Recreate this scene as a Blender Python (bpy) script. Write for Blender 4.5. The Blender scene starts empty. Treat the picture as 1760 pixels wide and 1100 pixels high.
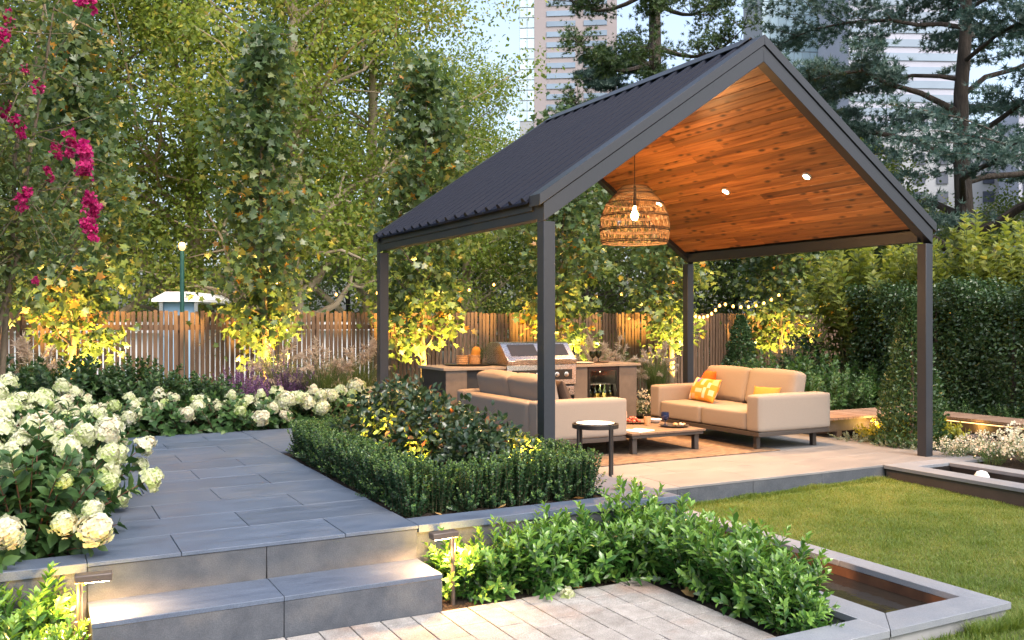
import bpy, bmesh, math, random
import numpy as np
from mathutils import Vector, Matrix

# ------------------------------------------------------------------ camera, sky, sun, exposure
SC = bpy.context.scene
COL = SC.collection
R = math.radians
EYE = 1.25
YAW = math.atan2(0.468, 0.8836)
cam_data = bpy.data.cameras.new('camera')
cam_data.sensor_width = 36.0
cam_data.lens = 36.0 * 1557.0 / 1760.0
cam_data.clip_start = 0.05
cam_data.clip_end = 3000
cam = bpy.data.objects.new('camera', cam_data)
cam.location = (0, 0, EYE)
cam.rotation_euler = (R(90), 0, -YAW)
COL.objects.link(cam)
SC.camera = cam

SUN_EL, SUN_AZ = 52.0, 172.0        # azimuth clockwise from +Y
world = bpy.data.worlds.new('World')
SC.world = world
world.use_nodes = True
wn = world.node_tree
wn.nodes.clear()
w_out = wn.nodes.new('ShaderNodeOutputWorld')
w_bg = wn.nodes.new('ShaderNodeBackground')
w_sky = wn.nodes.new('ShaderNodeTexSky')
w_sky.sky_type = 'NISHITA'
w_sky.sun_disc = False
w_sky.sun_elevation = R(SUN_EL)
w_sky.sun_rotation = R(SUN_AZ)
w_sky.air_density = 1.0
w_sky.dust_density = 4.5
w_sky.ozone_density = 1.0
w_hsv = wn.nodes.new('ShaderNodeHueSaturation')
w_hsv.inputs['Saturation'].default_value = 0.82
wn.links.new(w_sky.outputs[0], w_hsv.inputs['Color'])
wn.links.new(w_hsv.outputs[0], w_bg.inputs['Color'])
w_bg.inputs['Strength'].default_value = 0.15
wn.links.new(w_bg.outputs[0], w_out.inputs[0])

sun_data = bpy.data.lights.new('sun', 'SUN')
sun_data.energy = 0.6
sun_data.angle = R(18)
sun_data.color = (1.0, 0.97, 0.93)
sun = bpy.data.objects.new('sun', sun_data)
sd = Vector((math.sin(R(SUN_AZ)) * math.cos(R(SUN_EL)), math.cos(R(SUN_AZ)) * math.cos(R(SUN_EL)), math.sin(R(SUN_EL))))
sun.rotation_euler = sd.to_track_quat('Z', 'Y').to_euler()
sun.location = (0, 0, 30)
COL.objects.link(sun)

vs = SC.view_settings
vs.view_transform = 'Standard'
vs.look = 'None'
vs.gamma = 1.0
vs.use_curve_mapping = False
vs.exposure = 1.5
SC.cycles.use_denoising = True
SC.cycles.max_bounces = 8
SC.cycles.transparent_max_bounces = 8
SC.cycles.caustics_reflective = False
SC.cycles.caustics_refractive = False
SC.cycles.sample_clamp_indirect = 4.0

WARM = (1.0, 0.52, 0.20)
AMBER = (1.0, 0.58, 0.13)
FZ = -0.20                     # pavilion floor level (terrace is z = 0)

# ------------------------------------------------------------------ object helpers
def tag(o, label=None, cat=None, group=None, kind=None):
    if label: o['label'] = label
    if cat: o['category'] = cat
    if group: o['group'] = group
    if kind: o['kind'] = kind
    return o

def thing(name, loc, label, cat, group=None, rz=0.0):
    o = bpy.data.objects.new(name, None)
    o.empty_display_size = 0.1
    o.location = loc
    o.rotation_euler = (0, 0, rz)
    COL.objects.link(o)
    return tag(o, label, cat, group)

def put(name, mesh, mat=None, parent=None, loc=None, rot=None, scale=None):
    if mat is not None and not mesh.materials:
        mesh.materials.append(mat)
    o = bpy.data.objects.new(name, mesh)
    if parent is not None: o.parent = parent
    if loc is not None: o.location = loc
    if rot is not None: o.rotation_euler = rot
    if scale is not None: o.scale = scale if hasattr(scale, '__len__') else (scale,) * 3
    COL.objects.link(o)
    return o

def dup(o, parent=None):
    c = o.copy()
    COL.objects.link(c)
    c.parent = parent
    for ch in o.children:
        dup(ch, c)
    return c

class MB:
    """collects polygons for one mesh"""
    def __init__(s): s.v, s.f = [], []
    def add(s, vs_, fs):
        n = len(s.v)
        s.v += [tuple(p) for p in vs_]
        s.f += [tuple(i + n for i in f) for f in fs]
        return s
    def box(s, x0, x1, y0, y1, z0, z1):
        return s.add([(x0, y0, z0), (x1, y0, z0), (x1, y1, z0), (x0, y1, z0), (x0, y0, z1), (x1, y0, z1), (x1, y1, z1), (x0, y1, z1)],
                     [(0, 3, 2, 1), (4, 5, 6, 7), (0, 1, 5, 4), (1, 2, 6, 5), (2, 3, 7, 6), (3, 0, 4, 7)])
    def prism(s, poly, axis, a, b):
        """poly: 2-D outline, extruded along axis from a to b"""
        n = len(poly)
        def P(p, t):
            return {'y': (p[0], t, p[1]), 'x': (t, p[0], p[1]), 'z': (p[0], p[1], t)}[axis]
        vs_ = [P(p, a) for p in poly] + [P(p, b) for p in poly]
        fs = [tuple(range(n)), tuple(range(2 * n - 1, n - 1, -1))]
        fs += [(i, i + n, (i + 1) % n + n, (i + 1) % n) for i in range(n)]
        return s.add(vs_, fs)
    def tube(s, pts, rad, n=8, cap=True):
        pts = [Vector(p) for p in pts]
        if not hasattr(rad, '__len__'): rad = [rad] * len(pts)
        vs_, fs = [], []
        ref = None
        for i, p in enumerate(pts):
            d = (pts[min(i + 1, len(pts) - 1)] - pts[max(i - 1, 0)])
            if d.length < 1e-9: d = Vector((0, 0, 1))
            d.normalize()
            if ref is None:
                ref = d.orthogonal().normalized()
            u = (ref - d * ref.dot(d))
            u = u.normalized() if u.length > 1e-6 else d.orthogonal().normalized()
            ref = u
            w = d.cross(u)
            for k in range(n):
                a = 2 * math.pi * k / n
                vs_.append(p + (u * math.cos(a) + w * math.sin(a)) * rad[i])
        for i in range(len(pts) - 1):
            for k in range(n):
                a, b = i * n + k, i * n + (k + 1) % n
                fs.append((a, b, b + n, a + n))
        if cap:
            fs.append(tuple(range(n - 1, -1, -1)))
            fs.append(tuple(range((len(pts) - 1) * n, len(pts) * n)))
        return s.add(vs_, fs)
    def ring(s, c, r, t, n=32, m=5):
        pts = [(c[0] + r * math.cos(2 * math.pi * k / n), c[1] + r * math.sin(2 * math.pi * k / n), c[2]) for k in range(n + 1)]
        return s.tube(pts, t, m, cap=False)
    def lathe(s, prof, n=24, c=(0, 0, 0), loop=False):
        if loop: prof = list(prof) + [prof[0]]
        vs_, fs = [], []
        for r, z in prof:
            for k in range(n):
                a = 2 * math.pi * k / n
                vs_.append((c[0] + r * math.cos(a), c[1] + r * math.sin(a), c[2] + z))
        for i in range(len(prof) - 1):
            for k in range(n):
                a, b = i * n + k, i * n + (k + 1) % n
                fs.append((a, b, b + n, a + n))
        if loop: return s.add(vs_, fs)
        if prof[0][0] > 1e-5: fs.append(tuple(range(n - 1, -1, -1)))
        if prof[-1][0] > 1e-5: fs.append(tuple(range((len(prof) - 1) * n, len(prof) * n)))
        return s.add(vs_, fs)
    def shift(s, d):
        s.v = [(p[0] + d[0], p[1] + d[1], p[2] + d[2]) for p in s.v]
        return s
    def mesh(s, name, smooth=False, sharp=40):
        me = bpy.data.meshes.new(name)
        me.from_pydata(s.v, [], s.f)
        if smooth:
            me.polygons.foreach_set('use_smooth', [True] * len(me.polygons))
            me.set_sharp_from_angle(angle=R(sharp))
        me.update()
        return me
    def build(s, name, mat, parent=None, smooth=False, bevel=0.0, loc=None, rot=None, seg=2, sharp=40):
        o = put(name, s.mesh(name, smooth or bevel > 0, sharp), mat, parent, loc, rot)
        if bevel > 0:
            m = o.modifiers.new('bevel', 'BEVEL')
            m.width = bevel
            m.segments = seg
            m.limit_method = 'ANGLE'
            m.angle_limit = R(40)
        return o

def puff(lx, ly, lz, r=0.05, bulge=0.0, n=9, sag=0.0, seed=0):
    """rounded, slightly stuffed box centred at the origin, base at z=0"""
    rng = np.random.default_rng(seed)
    hx, hy, hz = lx / 2, ly / 2, lz / 2
    idx, vs_, fs = {}, [], []
    def vid(i, j, k):
        key = (i, j, k)
        if key not in idx:
            idx[key] = len(vs_)
            vs_.append([(2 * i / n - 1), (2 * j / n - 1), (2 * k / n - 1)])
        return idx[key]
    for a in range(n):
        for b in range(n):
            fs.append((vid(a, b, 0), vid(a, b + 1, 0), vid(a + 1, b + 1, 0), vid(a + 1, b, 0)))
            fs.append((vid(a, b, n), vid(a + 1, b, n), vid(a + 1, b + 1, n), vid(a, b + 1, n)))
            fs.append((vid(a, 0, b), vid(a + 1, 0, b), vid(a + 1, 0, b + 1), vid(a, 0, b + 1)))
            fs.append((vid(a, n, b), vid(a, n, b + 1), vid(a + 1, n, b + 1), vid(a + 1, n, b)))
            fs.append((vid(0, a, b), vid(0, a, b + 1), vid(0, a + 1, b + 1), vid(0, a + 1, b)))
            fs.append((vid(n, a, b), vid(n, a + 1, b), vid(n, a + 1, b + 1), vid(n, a, b + 1)))
    U = np.array(vs_)
    # push the grid lines towards the edges so that the rounding is well sampled
    U = np.sign(U) * np.abs(U) ** 0.75
    h = np.array([hx, hy, hz])
    P = U * h
    inner = np.clip(P, -(h - r), h - r)
    d = P - inner
    L = np.linalg.norm(d, axis=1, keepdims=True)
    P = inner + np.where(L > 1e-9, d / np.maximum(L, 1e-9) * np.minimum(L, r), 0)
    if bulge:
        cx_, cy_, cz_ = [1 - U[:, i] ** 2 for i in range(3)]
        P[:, 2] += np.sign(U[:, 2]) * bulge * cx_ * cy_ * (np.abs(U[:, 2]) > .2)
        P[:, 0] += np.sign(U[:, 0]) * bulge * .6 * cy_ * cz_ * (np.abs(U[:, 0]) > .6)
        P[:, 1] += np.sign(U[:, 1]) * bulge * .6 * cx_ * cz_ * (np.abs(U[:, 1]) > .6)
        P += rng.normal(0, bulge * .04, P.shape)
    P[:, 2] += hz
    if sag: P[:, 2] -= sag * (1 - U[:, 0] ** 2) * (U[:, 2] > .3)
    b = MB()
    b.v = [tuple(p) for p in P]
    b.f = fs
    return b

def light(name, kind, loc, energy, color=WARM, parent=None, target=None, size=70, blend=.6, radius=.03, rot=None):
    d = bpy.data.lights.new(name, kind)
    d.energy = energy
    d.color = color
    if kind == 'SPOT':
        d.spot_size = R(size)
        d.spot_blend = blend
    d.shadow_soft_size = radius
    o = bpy.data.objects.new(name, d)
    o.location = loc
    if target is not None:
        o.rotation_euler = (Vector(target) - Vector(loc)).to_track_quat('-Z', 'Y').to_euler()
    if rot is not None: o.rotation_euler = rot
    if parent is not None: o.parent = parent
    COL.objects.link(o)
    return o

# ------------------------------------------------------------------ materials
def _nodes(name):
    m = bpy.data.materials.new(name)
    m.use_nodes = True
    nt = m.node_tree
    return m, nt, nt.nodes['Principled BSDF'], nt.nodes['Material Output']

def pmat(name, c1, c2=None, scale=6.0, stretch=(1, 1, 1), rough=.55, rough2=None, bump=0.0, bscale=80.0, bstretch=None,
         rand=0.0, spec=.5, metal=0.0, detail=6.0, dist=.02, c3=None, c3scale=1.5, c3amt=.5, coord='world', speck=0.0):
    m, nt, p, out = _nodes(name)
    N, Lk = nt.nodes.new, nt.links.new
    if coord == 'world':
        src = N('ShaderNodeNewGeometry').outputs['Position']
    else:
        src = N('ShaderNodeTexCoord').outputs['Object']
    mp = N('ShaderNodeMapping'); mp.inputs['Scale'].default_value = stretch
    Lk(src, mp.inputs['Vector'])
    c2 = c2 or c1
    nz = N('ShaderNodeTexNoise'); nz.inputs['Scale'].default_value = scale; nz.inputs['Detail'].default_value = detail
    nz.inputs['Roughness'].default_value = .65
    Lk(mp.outputs[0], nz.inputs['Vector'])
    rp = N('ShaderNodeValToRGB')
    rp.color_ramp.elements[0].position = .30; rp.color_ramp.elements[1].position = .70
    rp.color_ramp.elements[0].color = (*c1, 1); rp.color_ramp.elements[1].color = (*c2, 1)
    Lk(nz.outputs[0], rp.inputs[0])
    col = rp.outputs[0]
    if c3:
        n3 = N('ShaderNodeTexNoise'); n3.inputs['Scale'].default_value = c3scale; n3.inputs['Detail'].default_value = 5
        Lk(src, n3.inputs['Vector'])
        r3 = N('ShaderNodeMapRange'); r3.inputs[1].default_value = .5; r3.inputs[2].default_value = .72
        r3.inputs[3].default_value = 0; r3.inputs[4].default_value = c3amt
        Lk(n3.outputs[0], r3.inputs[0])
        mx = N('ShaderNodeMix'); mx.data_type = 'RGBA'
        Lk(r3.outputs[0], mx.inputs[0]); Lk(col, mx.inputs[6]); mx.inputs[7].default_value = (*c3, 1)
        col = mx.outputs[2]
    if speck:
        ns = N('ShaderNodeTexNoise'); ns.inputs['Scale'].default_value = 170; ns.inputs['Detail'].default_value = 3
        Lk(src, ns.inputs['Vector'])
        ms = N('ShaderNodeMapRange'); ms.inputs[1].default_value = .3; ms.inputs[2].default_value = .7
        ms.inputs[3].default_value = 1 - speck; ms.inputs[4].default_value = 1 + speck
        Lk(ns.outputs[0], ms.inputs[0])
        h2 = N('ShaderNodeHueSaturation'); Lk(ms.outputs[0], h2.inputs['Value']); Lk(col, h2.inputs['Color'])
        col = h2.outputs[0]
    if rand:
        oi = N('ShaderNodeObjectInfo')
        mr = N('ShaderNodeMapRange'); mr.inputs[3].default_value = 1 - rand; mr.inputs[4].default_value = 1 + rand
        Lk(oi.outputs['Random'], mr.inputs[0])
        hs = N('ShaderNodeHueSaturation'); Lk(mr.outputs[0], hs.inputs['Value']); Lk(col, hs.inputs['Color'])
        col = hs.outputs[0]
    Lk(col, p.inputs['Base Color'])
    if rough2 is not None:
        rr = N('ShaderNodeMapRange'); rr.inputs[1].default_value = .3; rr.inputs[2].default_value = .7
        rr.inputs[3].default_value = rough; rr.inputs[4].default_value = rough2
        Lk(nz.outputs[0], rr.inputs[0]); Lk(rr.outputs[0], p.inputs['Roughness'])
    else:
        p.inputs['Roughness'].default_value = rough
    p.inputs['Specular IOR Level'].default_value = spec
    p.inputs['Metallic'].default_value = metal
    if bump:
        mb = N('ShaderNodeMapping'); mb.inputs['Scale'].default_value = bstretch or stretch
        Lk(src, mb.inputs['Vector'])
        bz = N('ShaderNodeTexNoise'); bz.inputs['Scale'].default_value = bscale; bz.inputs['Detail'].default_value = 4
        Lk(mb.outputs[0], bz.inputs['Vector'])
        bp = N('ShaderNodeBump'); bp.inputs['Strength'].default_value = bump; bp.inputs['Distance'].default_value = dist
        Lk(bz.outputs[0], bp.inputs['Height']); Lk(bp.outputs[0], p.inputs['Normal'])
    return m

def emat(name, color, strength):
    m, nt, p, out = _nodes(name)
    p.inputs['Base Color'].default_value = (*color, 1)
    p.inputs['Emission Color'].default_value = (*color, 1)
    p.inputs['Emission Strength'].default_value = strength
    return m

def glassmat(name, color=(1, 1, 1), rough=.02, trans=1.0, ior=1.45, alpha=1.0):
    m, nt, p, out = _nodes(name)
    p.inputs['Base Color'].default_value = (*color, 1)
    p.inputs['Roughness'].default_value = rough
    p.inputs['Transmission Weight'].default_value = trans
    p.inputs['IOR'].default_value = ior
    return m

def leafmat(name, cols, trans=.3, rough=.42, spec=.45, tcol=None):
    """cols: colours along the per-leaf attribute 'tint' (0..1)"""
    m, nt, p, out = _nodes(name)
    N, Lk = nt.nodes.new, nt.links.new
    at = N('ShaderNodeAttribute'); at.attribute_name = 'tint'
    rp = N('ShaderNodeValToRGB')
    els = rp.color_ramp.elements
    els[0].position, els[0].color = cols[0][0], (*cols[0][1], 1)
    els[1].position, els[1].color = cols[-1][0], (*cols[-1][1], 1)
    for pos, c in cols[1:-1]:
        e = els.new(pos); e.color = (*c, 1)
    Lk(at.outputs['Fac'], rp.inputs[0])
    Lk(rp.outputs[0], p.inputs['Base Color'])
    p.inputs['Roughness'].default_value = rough
    p.inputs['Specular IOR Level'].default_value = spec
    tr = N('ShaderNodeBsdfTranslucent')
    hs = N('ShaderNodeHueSaturation'); hs.inputs['Value'].default_value = 1.7; hs.inputs['Saturation'].default_value = 1.1
    hs.inputs['Hue'].default_value = .487
    Lk(rp.outputs[0], hs.inputs['Color']); Lk(hs.outputs[0], tr.inputs['Color'])
    mx = N('ShaderNodeMixShader'); mx.inputs[0].default_value = trans
    Lk(p.outputs[0], mx.inputs[1]); Lk(tr.outputs[0], mx.inputs[2]); Lk(mx.outputs[0], out.inputs[0])
    return m

M = {}
M['bluestone'] = pmat('bluestone', (.052, .071, .108), (.090, .116, .162), 3.0, (1, 3.5, 1), .42, .62, .25, 90, (1, 1, 1), .10, .45, c3=(.155, .155, .16), c3scale=1.3, c3amt=.45, dist=.004, speck=.22)
M['bluestone_riser'] = pmat('bluestone_riser', (.044, .051, .064), (.076, .084, .098), 9, (1, 1, 1), .6, .75, .3, 140, None, .08, .35, c3=(.14, .135, .13), c3scale=3, c3amt=.55, dist=.004, speck=.2)
M['pavilion_stone'] = pmat('pavilion_stone', (.135, .135, .14), (.195, .19, .187), 3.0, (1, 3, 1), .5, .65, .2, 90, None, .05, .4, dist=.004)
M['cobble'] = pmat('cobble', (.22, .205, .19), (.34, .322, .302), 10, (1, 1, 1), .75, .9, .5, 90, None, .13, .3, c3=(.24, .155, .115), c3scale=3.2, c3amt=.75, dist=.006, speck=.3)
M['coping'] = pmat('coping', (.155, .170, .195), (.215, .230, .25), 5, (1, 1, 1), .55, .7, .25, 120, None, .06, .4, dist=.004, speck=.15, c3=(.15, .145, .14), c3scale=2.5, c3amt=.4)
M['render_wall'] = pmat('render_wall', (.20, .205, .21), (.27, .27, .27), 4, (1, 1, .6), .7, .85, .3, 60, None, 0, .3, dist=.004)
M['soil'] = pmat('soil', (.012, .009, .007), (.040, .028, .020), 30, (1, 1, 1), .95, None, 1.0, 45, None, 0, .2, dist=.03)
M['joint'] = pmat('joint', (.055, .055, .055), (.08, .078, .075), 40, (1, 1, 1), .9)
M['ground'] = pmat('ground', (.05, .07, .03), (.10, .10, .055), .6, (1, 1, 1), .95, None, .4, 8)
M['lawn_base'] = pmat('lawn_base', (.07, .09, .025), (.14, .145, .05), 3.5, (1, 1, 1), .95, None, .8, 60, dist=.02)
M['charcoal'] = pmat('charcoal', (.015, .018, .024), (.020, .023, .030), 30, (1, 1, 1), .42, .5, .05, 400, None, 0, .5, coord='obj')
M['roof_metal'] = pmat('roof_metal', (.008, .010, .020), (.012, .015, .026), 2, (1, 1, 1), .6, .68, 0, 1, None, 0, .12)
M['corten'] = pmat('corten', (.075, .035, .020), (.15, .068, .034), 9, (1, 1, .5), .7, .85, .3, 90, None, .1, .3, dist=.004)
M['brown_metal'] = pmat('brown_metal', (.06, .045, .036), (.085, .062, .05), 6, (1, 1, .5), .6, .7, .1, 60)
M['fabric'] = pmat('fabric', (.200, .170, .143), (.240, .206, .174), 220, (1, 1, 1), .9, None, .35, 380, None, 0, .2, dist=.002, coord='obj')
M['dark_fabric'] = pmat('dark_fabric', (.045, .032, .026), (.07, .05, .04), 120, (1, 1, 1), .9, None, .4, 300, None, 0, .2, dist=.002, coord='obj')
M['orange_fabric'] = pmat('orange_fabric', (.55, .085, .010), (.65, .115, .015), 150, (1, 1, 1), .85, None, .3, 300, None, 0, .2, dist=.002, coord='obj')
M['mustard_fabric'] = pmat('mustard_fabric', (.34, .16, .03), (.40, .20, .04), 150, (1, 1, 1), .85, None, .3, 300, None, 0, .2, dist=.002, coord='obj')
M['taupe_metal'] = pmat('taupe_metal', (.035, .028, .024), (.045, .036, .03), 20, (1, 1, 1), .5, None, 0, 1, coord='obj')
M['black_metal'] = pmat('black_metal', (.010, .008, .0075), (.014, .011, .010), 20, (1, 1, 1), .45, None, 0, 1, coord='obj')
M['table_wood'] = pmat('table_wood', (.105, .068, .046), (.16, .108, .075), 8, (1, 12, 1), .55, .65, .15, 60, (1, 12, 1), .06, .4, dist=.003)
M['stainless'] = pmat('stainless', (.55, .54, .52), (.62, .61, .59), 30, (1, 1, 20), .22, .32, 0, 1, None, 0, .5, 1.0)
M['grill_black'] = pmat('grill_black', (.012, .012, .012), (.02, .02, .02), 30, (1, 1, 1), .3)
M['hood_window'] = pmat('hood_window', (.03, .045, .08), (.035, .05, .09), 3, (1, 1, 1), .06, None, 0, 1, None, 0, .9)
M['counter_top'] = pmat('counter_top', (.21, .185, .16), (.27, .24, .205), 14, (1, 1, 1), .5, .6, .1, 100, dist=.003)
M['counter_panel'] = pmat('counter_panel', (.105, .092, .082), (.15, .132, .115), 9, (1, 1, 1), .6, .7, .15, 90, dist=.003)
M['counter_dark'] = pmat('counter_dark', (.020, .021, .024), (.03, .031, .034), 9, (1, 1, 1), .55, .65, .1, 90, dist=.003)
M['white_ceramic'] = pmat('white_ceramic', (.72, .70, .66), (.78, .76, .72), 40, (1, 1, 1), .35, coord='obj')
M['terracotta'] = pmat('terracotta', (.55, .34, .23), (.66, .43, .30), 30, (1, 1, 1), .7, None, .2, 80, coord='obj')
M['wicker'] = pmat('wicker', (.42, .22, .09), (.60, .36, .17), 60, (1, 1, 4), .7, None, .6, 140, coord='obj')
M['dark_ceramic'] = pmat('dark_ceramic', (.03, .026, .024), (.045, .038, .034), 40, (1, 1, 1), .35, coord='obj')
M['paper'] = pmat('paper', (.70, .66, .60), (.80, .77, .72), 25, (1, 1, 1), .7, coord='obj')
M['red_fruit'] = pmat('red_fruit', (.40, .05, .03), (.6, .16, .10), 60, (1, 1, 1), .4, coord='obj')
M['blue_glass'] = glassmat('blue_glass', (.03, .05, .14), .05, .6)
M['clear_glass'] = glassmat('clear_glass', (.95, .97, .96), .02, 1.0, 1.3)
M['amber_glass'] = glassmat('amber_glass', (.85, .55, .3), .05, .6)
M['bottle_glass'] = pmat('bottle_glass', (.012, .018, .008), (.016, .022, .01), 10, (1, 1, 1), .08, coord='obj')
M['bottle_label'] = pmat('bottle_label', (.62, .50, .16), (.70, .58, .22), 40, (1, 1, 1), .6, coord='obj')
M['picket'] = pmat('picket', (.115, .068, .044), (.205, .130, .085), 5, (6, 6, .8), .75, .85, .35, 40, (6, 6, .5), .16, .3, dist=.004)
M['deck'] = pmat('deck', (.20, .125, .080), (.31, .20, .135), 5, (1.2, 8, 1), .7, .8, .25, 50, (1, 8, 1), .14, .3, dist=.004)
M['bark_pale'] = pmat('bark_pale', (.22, .17, .11), (.44, .37, .26), 2.2, (1, 1, .5), .85, None, .6, 14, c3=(.12, .09, .06), c3scale=2.5, c3amt=.7)
M['bark_dark'] = pmat('bark_dark', (.035, .026, .020), (.085, .065, .050), 5, (1, 1, .25), .9, None, 1.0, 18, (1, 1, .3), dist=.05)
M['bark_young'] = pmat('bark_young', (.10, .075, .050), (.20, .15, .10), 9, (1, 1, .4), .85, None, .4, 40)
M['twig'] = pmat('twig', (.06, .05, .025), (.12, .10, .05), 9, (1, 1, 1), .8)
M['stem_green'] = pmat('stem_green', (.08, .11, .03), (.13, .16, .05), 9, (1, 1, 1), .7)
M['stem_red'] = pmat('stem_red', (.10, .035, .025), (.16, .07, .04), 9, (1, 1, 1), .7)
M['fixture'] = pmat('fixture', (.075, .055, .045), (.10, .075, .06), 20, (1, 1, 1), .45, None, 0, 1, coord='obj')
M['lamp_bulb'] = emat('lamp_bulb', (1.0, .66, .30), 30)
M['fairy_bulb'] = emat('fairy_bulb', (1.0, .42, .08), 4)
M['lens_glow'] = emat('lens_glow', (1.0, .78, .48), 30)
M['led_glow'] = emat('led_glow', (1.0, .55, .22), 1.2)
M['marquee'] = pmat('marquee', (.74, .75, .77), (.82, .82, .83), .8, (1, 1, 1), .6)
M['marquee_blue'] = pmat('marquee_blue', (.25, .42, .58), (.32, .50, .66), .8, (1, 1, 1), .6)
M['lamp_post_green'] = pmat('lamp_post_green', (.010, .06, .045), (.015, .08, .06), 5, (1, 1, 1), .5)
M['foam'] = pmat('foam', (.80, .80, .82), (.9, .9, .9), 60, (1, 1, 1), .5, None, .8, 60, coord='obj')

def water(name, col):
    m, nt, p, out = _nodes(name)
    N, Lk = nt.nodes.new, nt.links.new
    p.inputs['Base Color'].default_value = (*col, 1)
    p.inputs['Roughness'].default_value = .04
    p.inputs['Specular IOR Level'].default_value = .5
    p.inputs['IOR'].default_value = 1.33
    p.inputs['Transmission Weight'].default_value = .8
    nz = N('ShaderNodeTexNoise'); nz.inputs['Scale'].default_value = 9
    g = N('ShaderNodeNewGeometry'); Lk(g.outputs['Position'], nz.inputs['Vector'])
    bp = N('ShaderNodeBump'); bp.inputs['Strength'].default_value = .12; bp.inputs['Distance'].default_value = .02
    Lk(nz.outputs[0], bp.inputs['Height']); Lk(bp.outputs[0], p.inputs['Normal'])
    return m
M['water'] = water('water', (.10, .085, .07))

def lining():
    """knotty timber lining: grain along the board, dark knots, tone changing from board to board"""
    m, nt, p, out = _nodes('lining_timber')
    N, Lk = nt.nodes.new, nt.links.new
    src = N('ShaderNodeTexCoord').outputs['Object']
    oi = N('ShaderNodeObjectInfo')
    off = N('ShaderNodeVectorMath'); off.operation = 'MULTIPLY_ADD'
    comb = N('ShaderNodeCombineXYZ')
    for k in range(3): Lk(oi.outputs['Random'], comb.inputs[k])
    Lk(comb.outputs[0], off.inputs[0]); off.inputs[1].default_value = (37, 53, 71); Lk(src, off.inputs[2])
    mp = N('ShaderNodeMapping'); mp.inputs['Scale'].default_value = (26, 1.2, 26); Lk(off.outputs[0], mp.inputs[0])
    nz = N('ShaderNodeTexNoise'); nz.inputs['Scale'].default_value = 1.0; nz.inputs['Detail'].default_value = 7; nz.inputs['Distortion'].default_value = .6
    Lk(mp.outputs[0], nz.inputs['Vector'])
    rp = N('ShaderNodeValToRGB')
    rp.color_ramp.elements[0].position = .3; rp.color_ramp.elements[0].color = (.20, .065, .015, 1)
    rp.color_ramp.elements[1].position = .7; rp.color_ramp.elements[1].color = (.50, .205, .058, 1)
    Lk(nz.outputs[0], rp.inputs[0])
    hs = N('ShaderNodeHueSaturation')
    mr = N('ShaderNodeMapRange'); mr.inputs[3].default_value = .62; mr.inputs[4].default_value = 1.3
    Lk(oi.outputs['Random'], mr.inputs[0]); Lk(mr.outputs[0], hs.inputs['Value']); Lk(rp.outputs[0], hs.inputs['Color'])
    mk = N('ShaderNodeMapping'); mk.inputs['Scale'].default_value = (11, 4.2, 11); Lk(off.outputs[0], mk.inputs[0])
    vo = N('ShaderNodeTexVoronoi'); vo.inputs['Scale'].default_value = 1.0; Lk(mk.outputs[0], vo.inputs['Vector'])
    kn = N('ShaderNodeMapRange'); kn.inputs[1].default_value = .12; kn.inputs[2].default_value = .30
    kn.inputs[3].default_value = .93; kn.inputs[4].default_value = 0
    Lk(vo.outputs['Distance'], kn.inputs[0])
    mx = N('ShaderNodeMix'); mx.data_type = 'RGBA'
    Lk(kn.outputs[0], mx.inputs[0]); Lk(hs.outputs[0], mx.inputs[6]); mx.inputs[7].default_value = (.045, .015, .006, 1)
    Lk(mx.outputs[2], p.inputs['Base Color'])
    p.inputs['Roughness'].default_value = .42
    bp = N('ShaderNodeBump'); bp.inputs['Strength'].default_value = .15; bp.inputs['Distance'].default_value = .003
    Lk(nz.outputs[0], bp.inputs['Height']); Lk(bp.outputs[0], p.inputs['Normal'])
    return m
M['lining'] = lining()

def rugmat():
    m, nt, p, out = _nodes('rug_weave')
    N, Lk = nt.nodes.new, nt.links.new
    src = N('ShaderNodeTexCoord').outputs['Object']
    mp = N('ShaderNodeMapping'); mp.inputs['Scale'].default_value = (3, 16, 3); Lk(src, mp.inputs[0])
    nz = N('ShaderNodeTexNoise'); nz.inputs['Scale'].default_value = 3; nz.inputs['Detail'].default_value = 8; Lk(mp.outputs[0], nz.inputs[0])
    rp = N('ShaderNodeValToRGB')
    rp.color_ramp.elements[0].position = .32; rp.color_ramp.elements[0].color = (.04, .025, .016, 1)
    rp.color_ramp.elements[1].position = .68; rp.color_ramp.elements[1].color = (.25, .165, .10, 1)
    Lk(nz.outputs[0], rp.inputs[0]); Lk(rp.outputs[0], p.inputs['Base Color'])
    p.inputs['Roughness'].default_value = .95
    wv = N('ShaderNodeTexNoise'); wv.inputs['Scale'].default_value = 160; Lk(src, wv.inputs[0])
    bp = N('ShaderNodeBump'); bp.inputs['Strength'].default_value = .7; bp.inputs['Distance'].default_value = .006
    Lk(wv.outputs[0], bp.inputs['Height']); Lk(bp.outputs[0], p.inputs['Normal'])
    return m
M['rug'] = rugmat()

# foliage colours (albedo)
M['leaf_plane'] = leafmat('leaf_plane', [(0, (.095, .155, .028)), (.5, (.19, .25, .048)), (.85, (.30, .32, .075)), (1, (.40, .32, .09))], .52, .5)
M['leaf_plane_dark'] = leafmat('leaf_plane_dark', [(0, (.060, .105, .026)), (.7, (.12, .16, .04)), (1, (.22, .20, .06))], .45, .5)
M['leaf_maple'] = leafmat('leaf_maple', [(0, (.050, .092, .034)), (.55, (.085, .135, .044)), (.80, (.15, .18, .05)), (.95, (.28, .20, .04)), (1, (.45, .22, .04))], .38, .36, .55)
M['leaf_myrtle'] = leafmat('leaf_myrtle', [(0, (.05, .085, .025)), (.6, (.10, .13, .035)), (1, (.26, .20, .04))], .35, .4)
M['petal_pink'] = leafmat('petal_pink', [(0, (.34, .012, .095)), (1, (.56, .035, .19))], .35, .6)
M['leaf_hydrangea'] = leafmat('leaf_hydrangea', [(0, (.028, .070, .022)), (.7, (.055, .115, .032)), (1, (.11, .17, .04))], .22, .45, .4)
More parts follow.
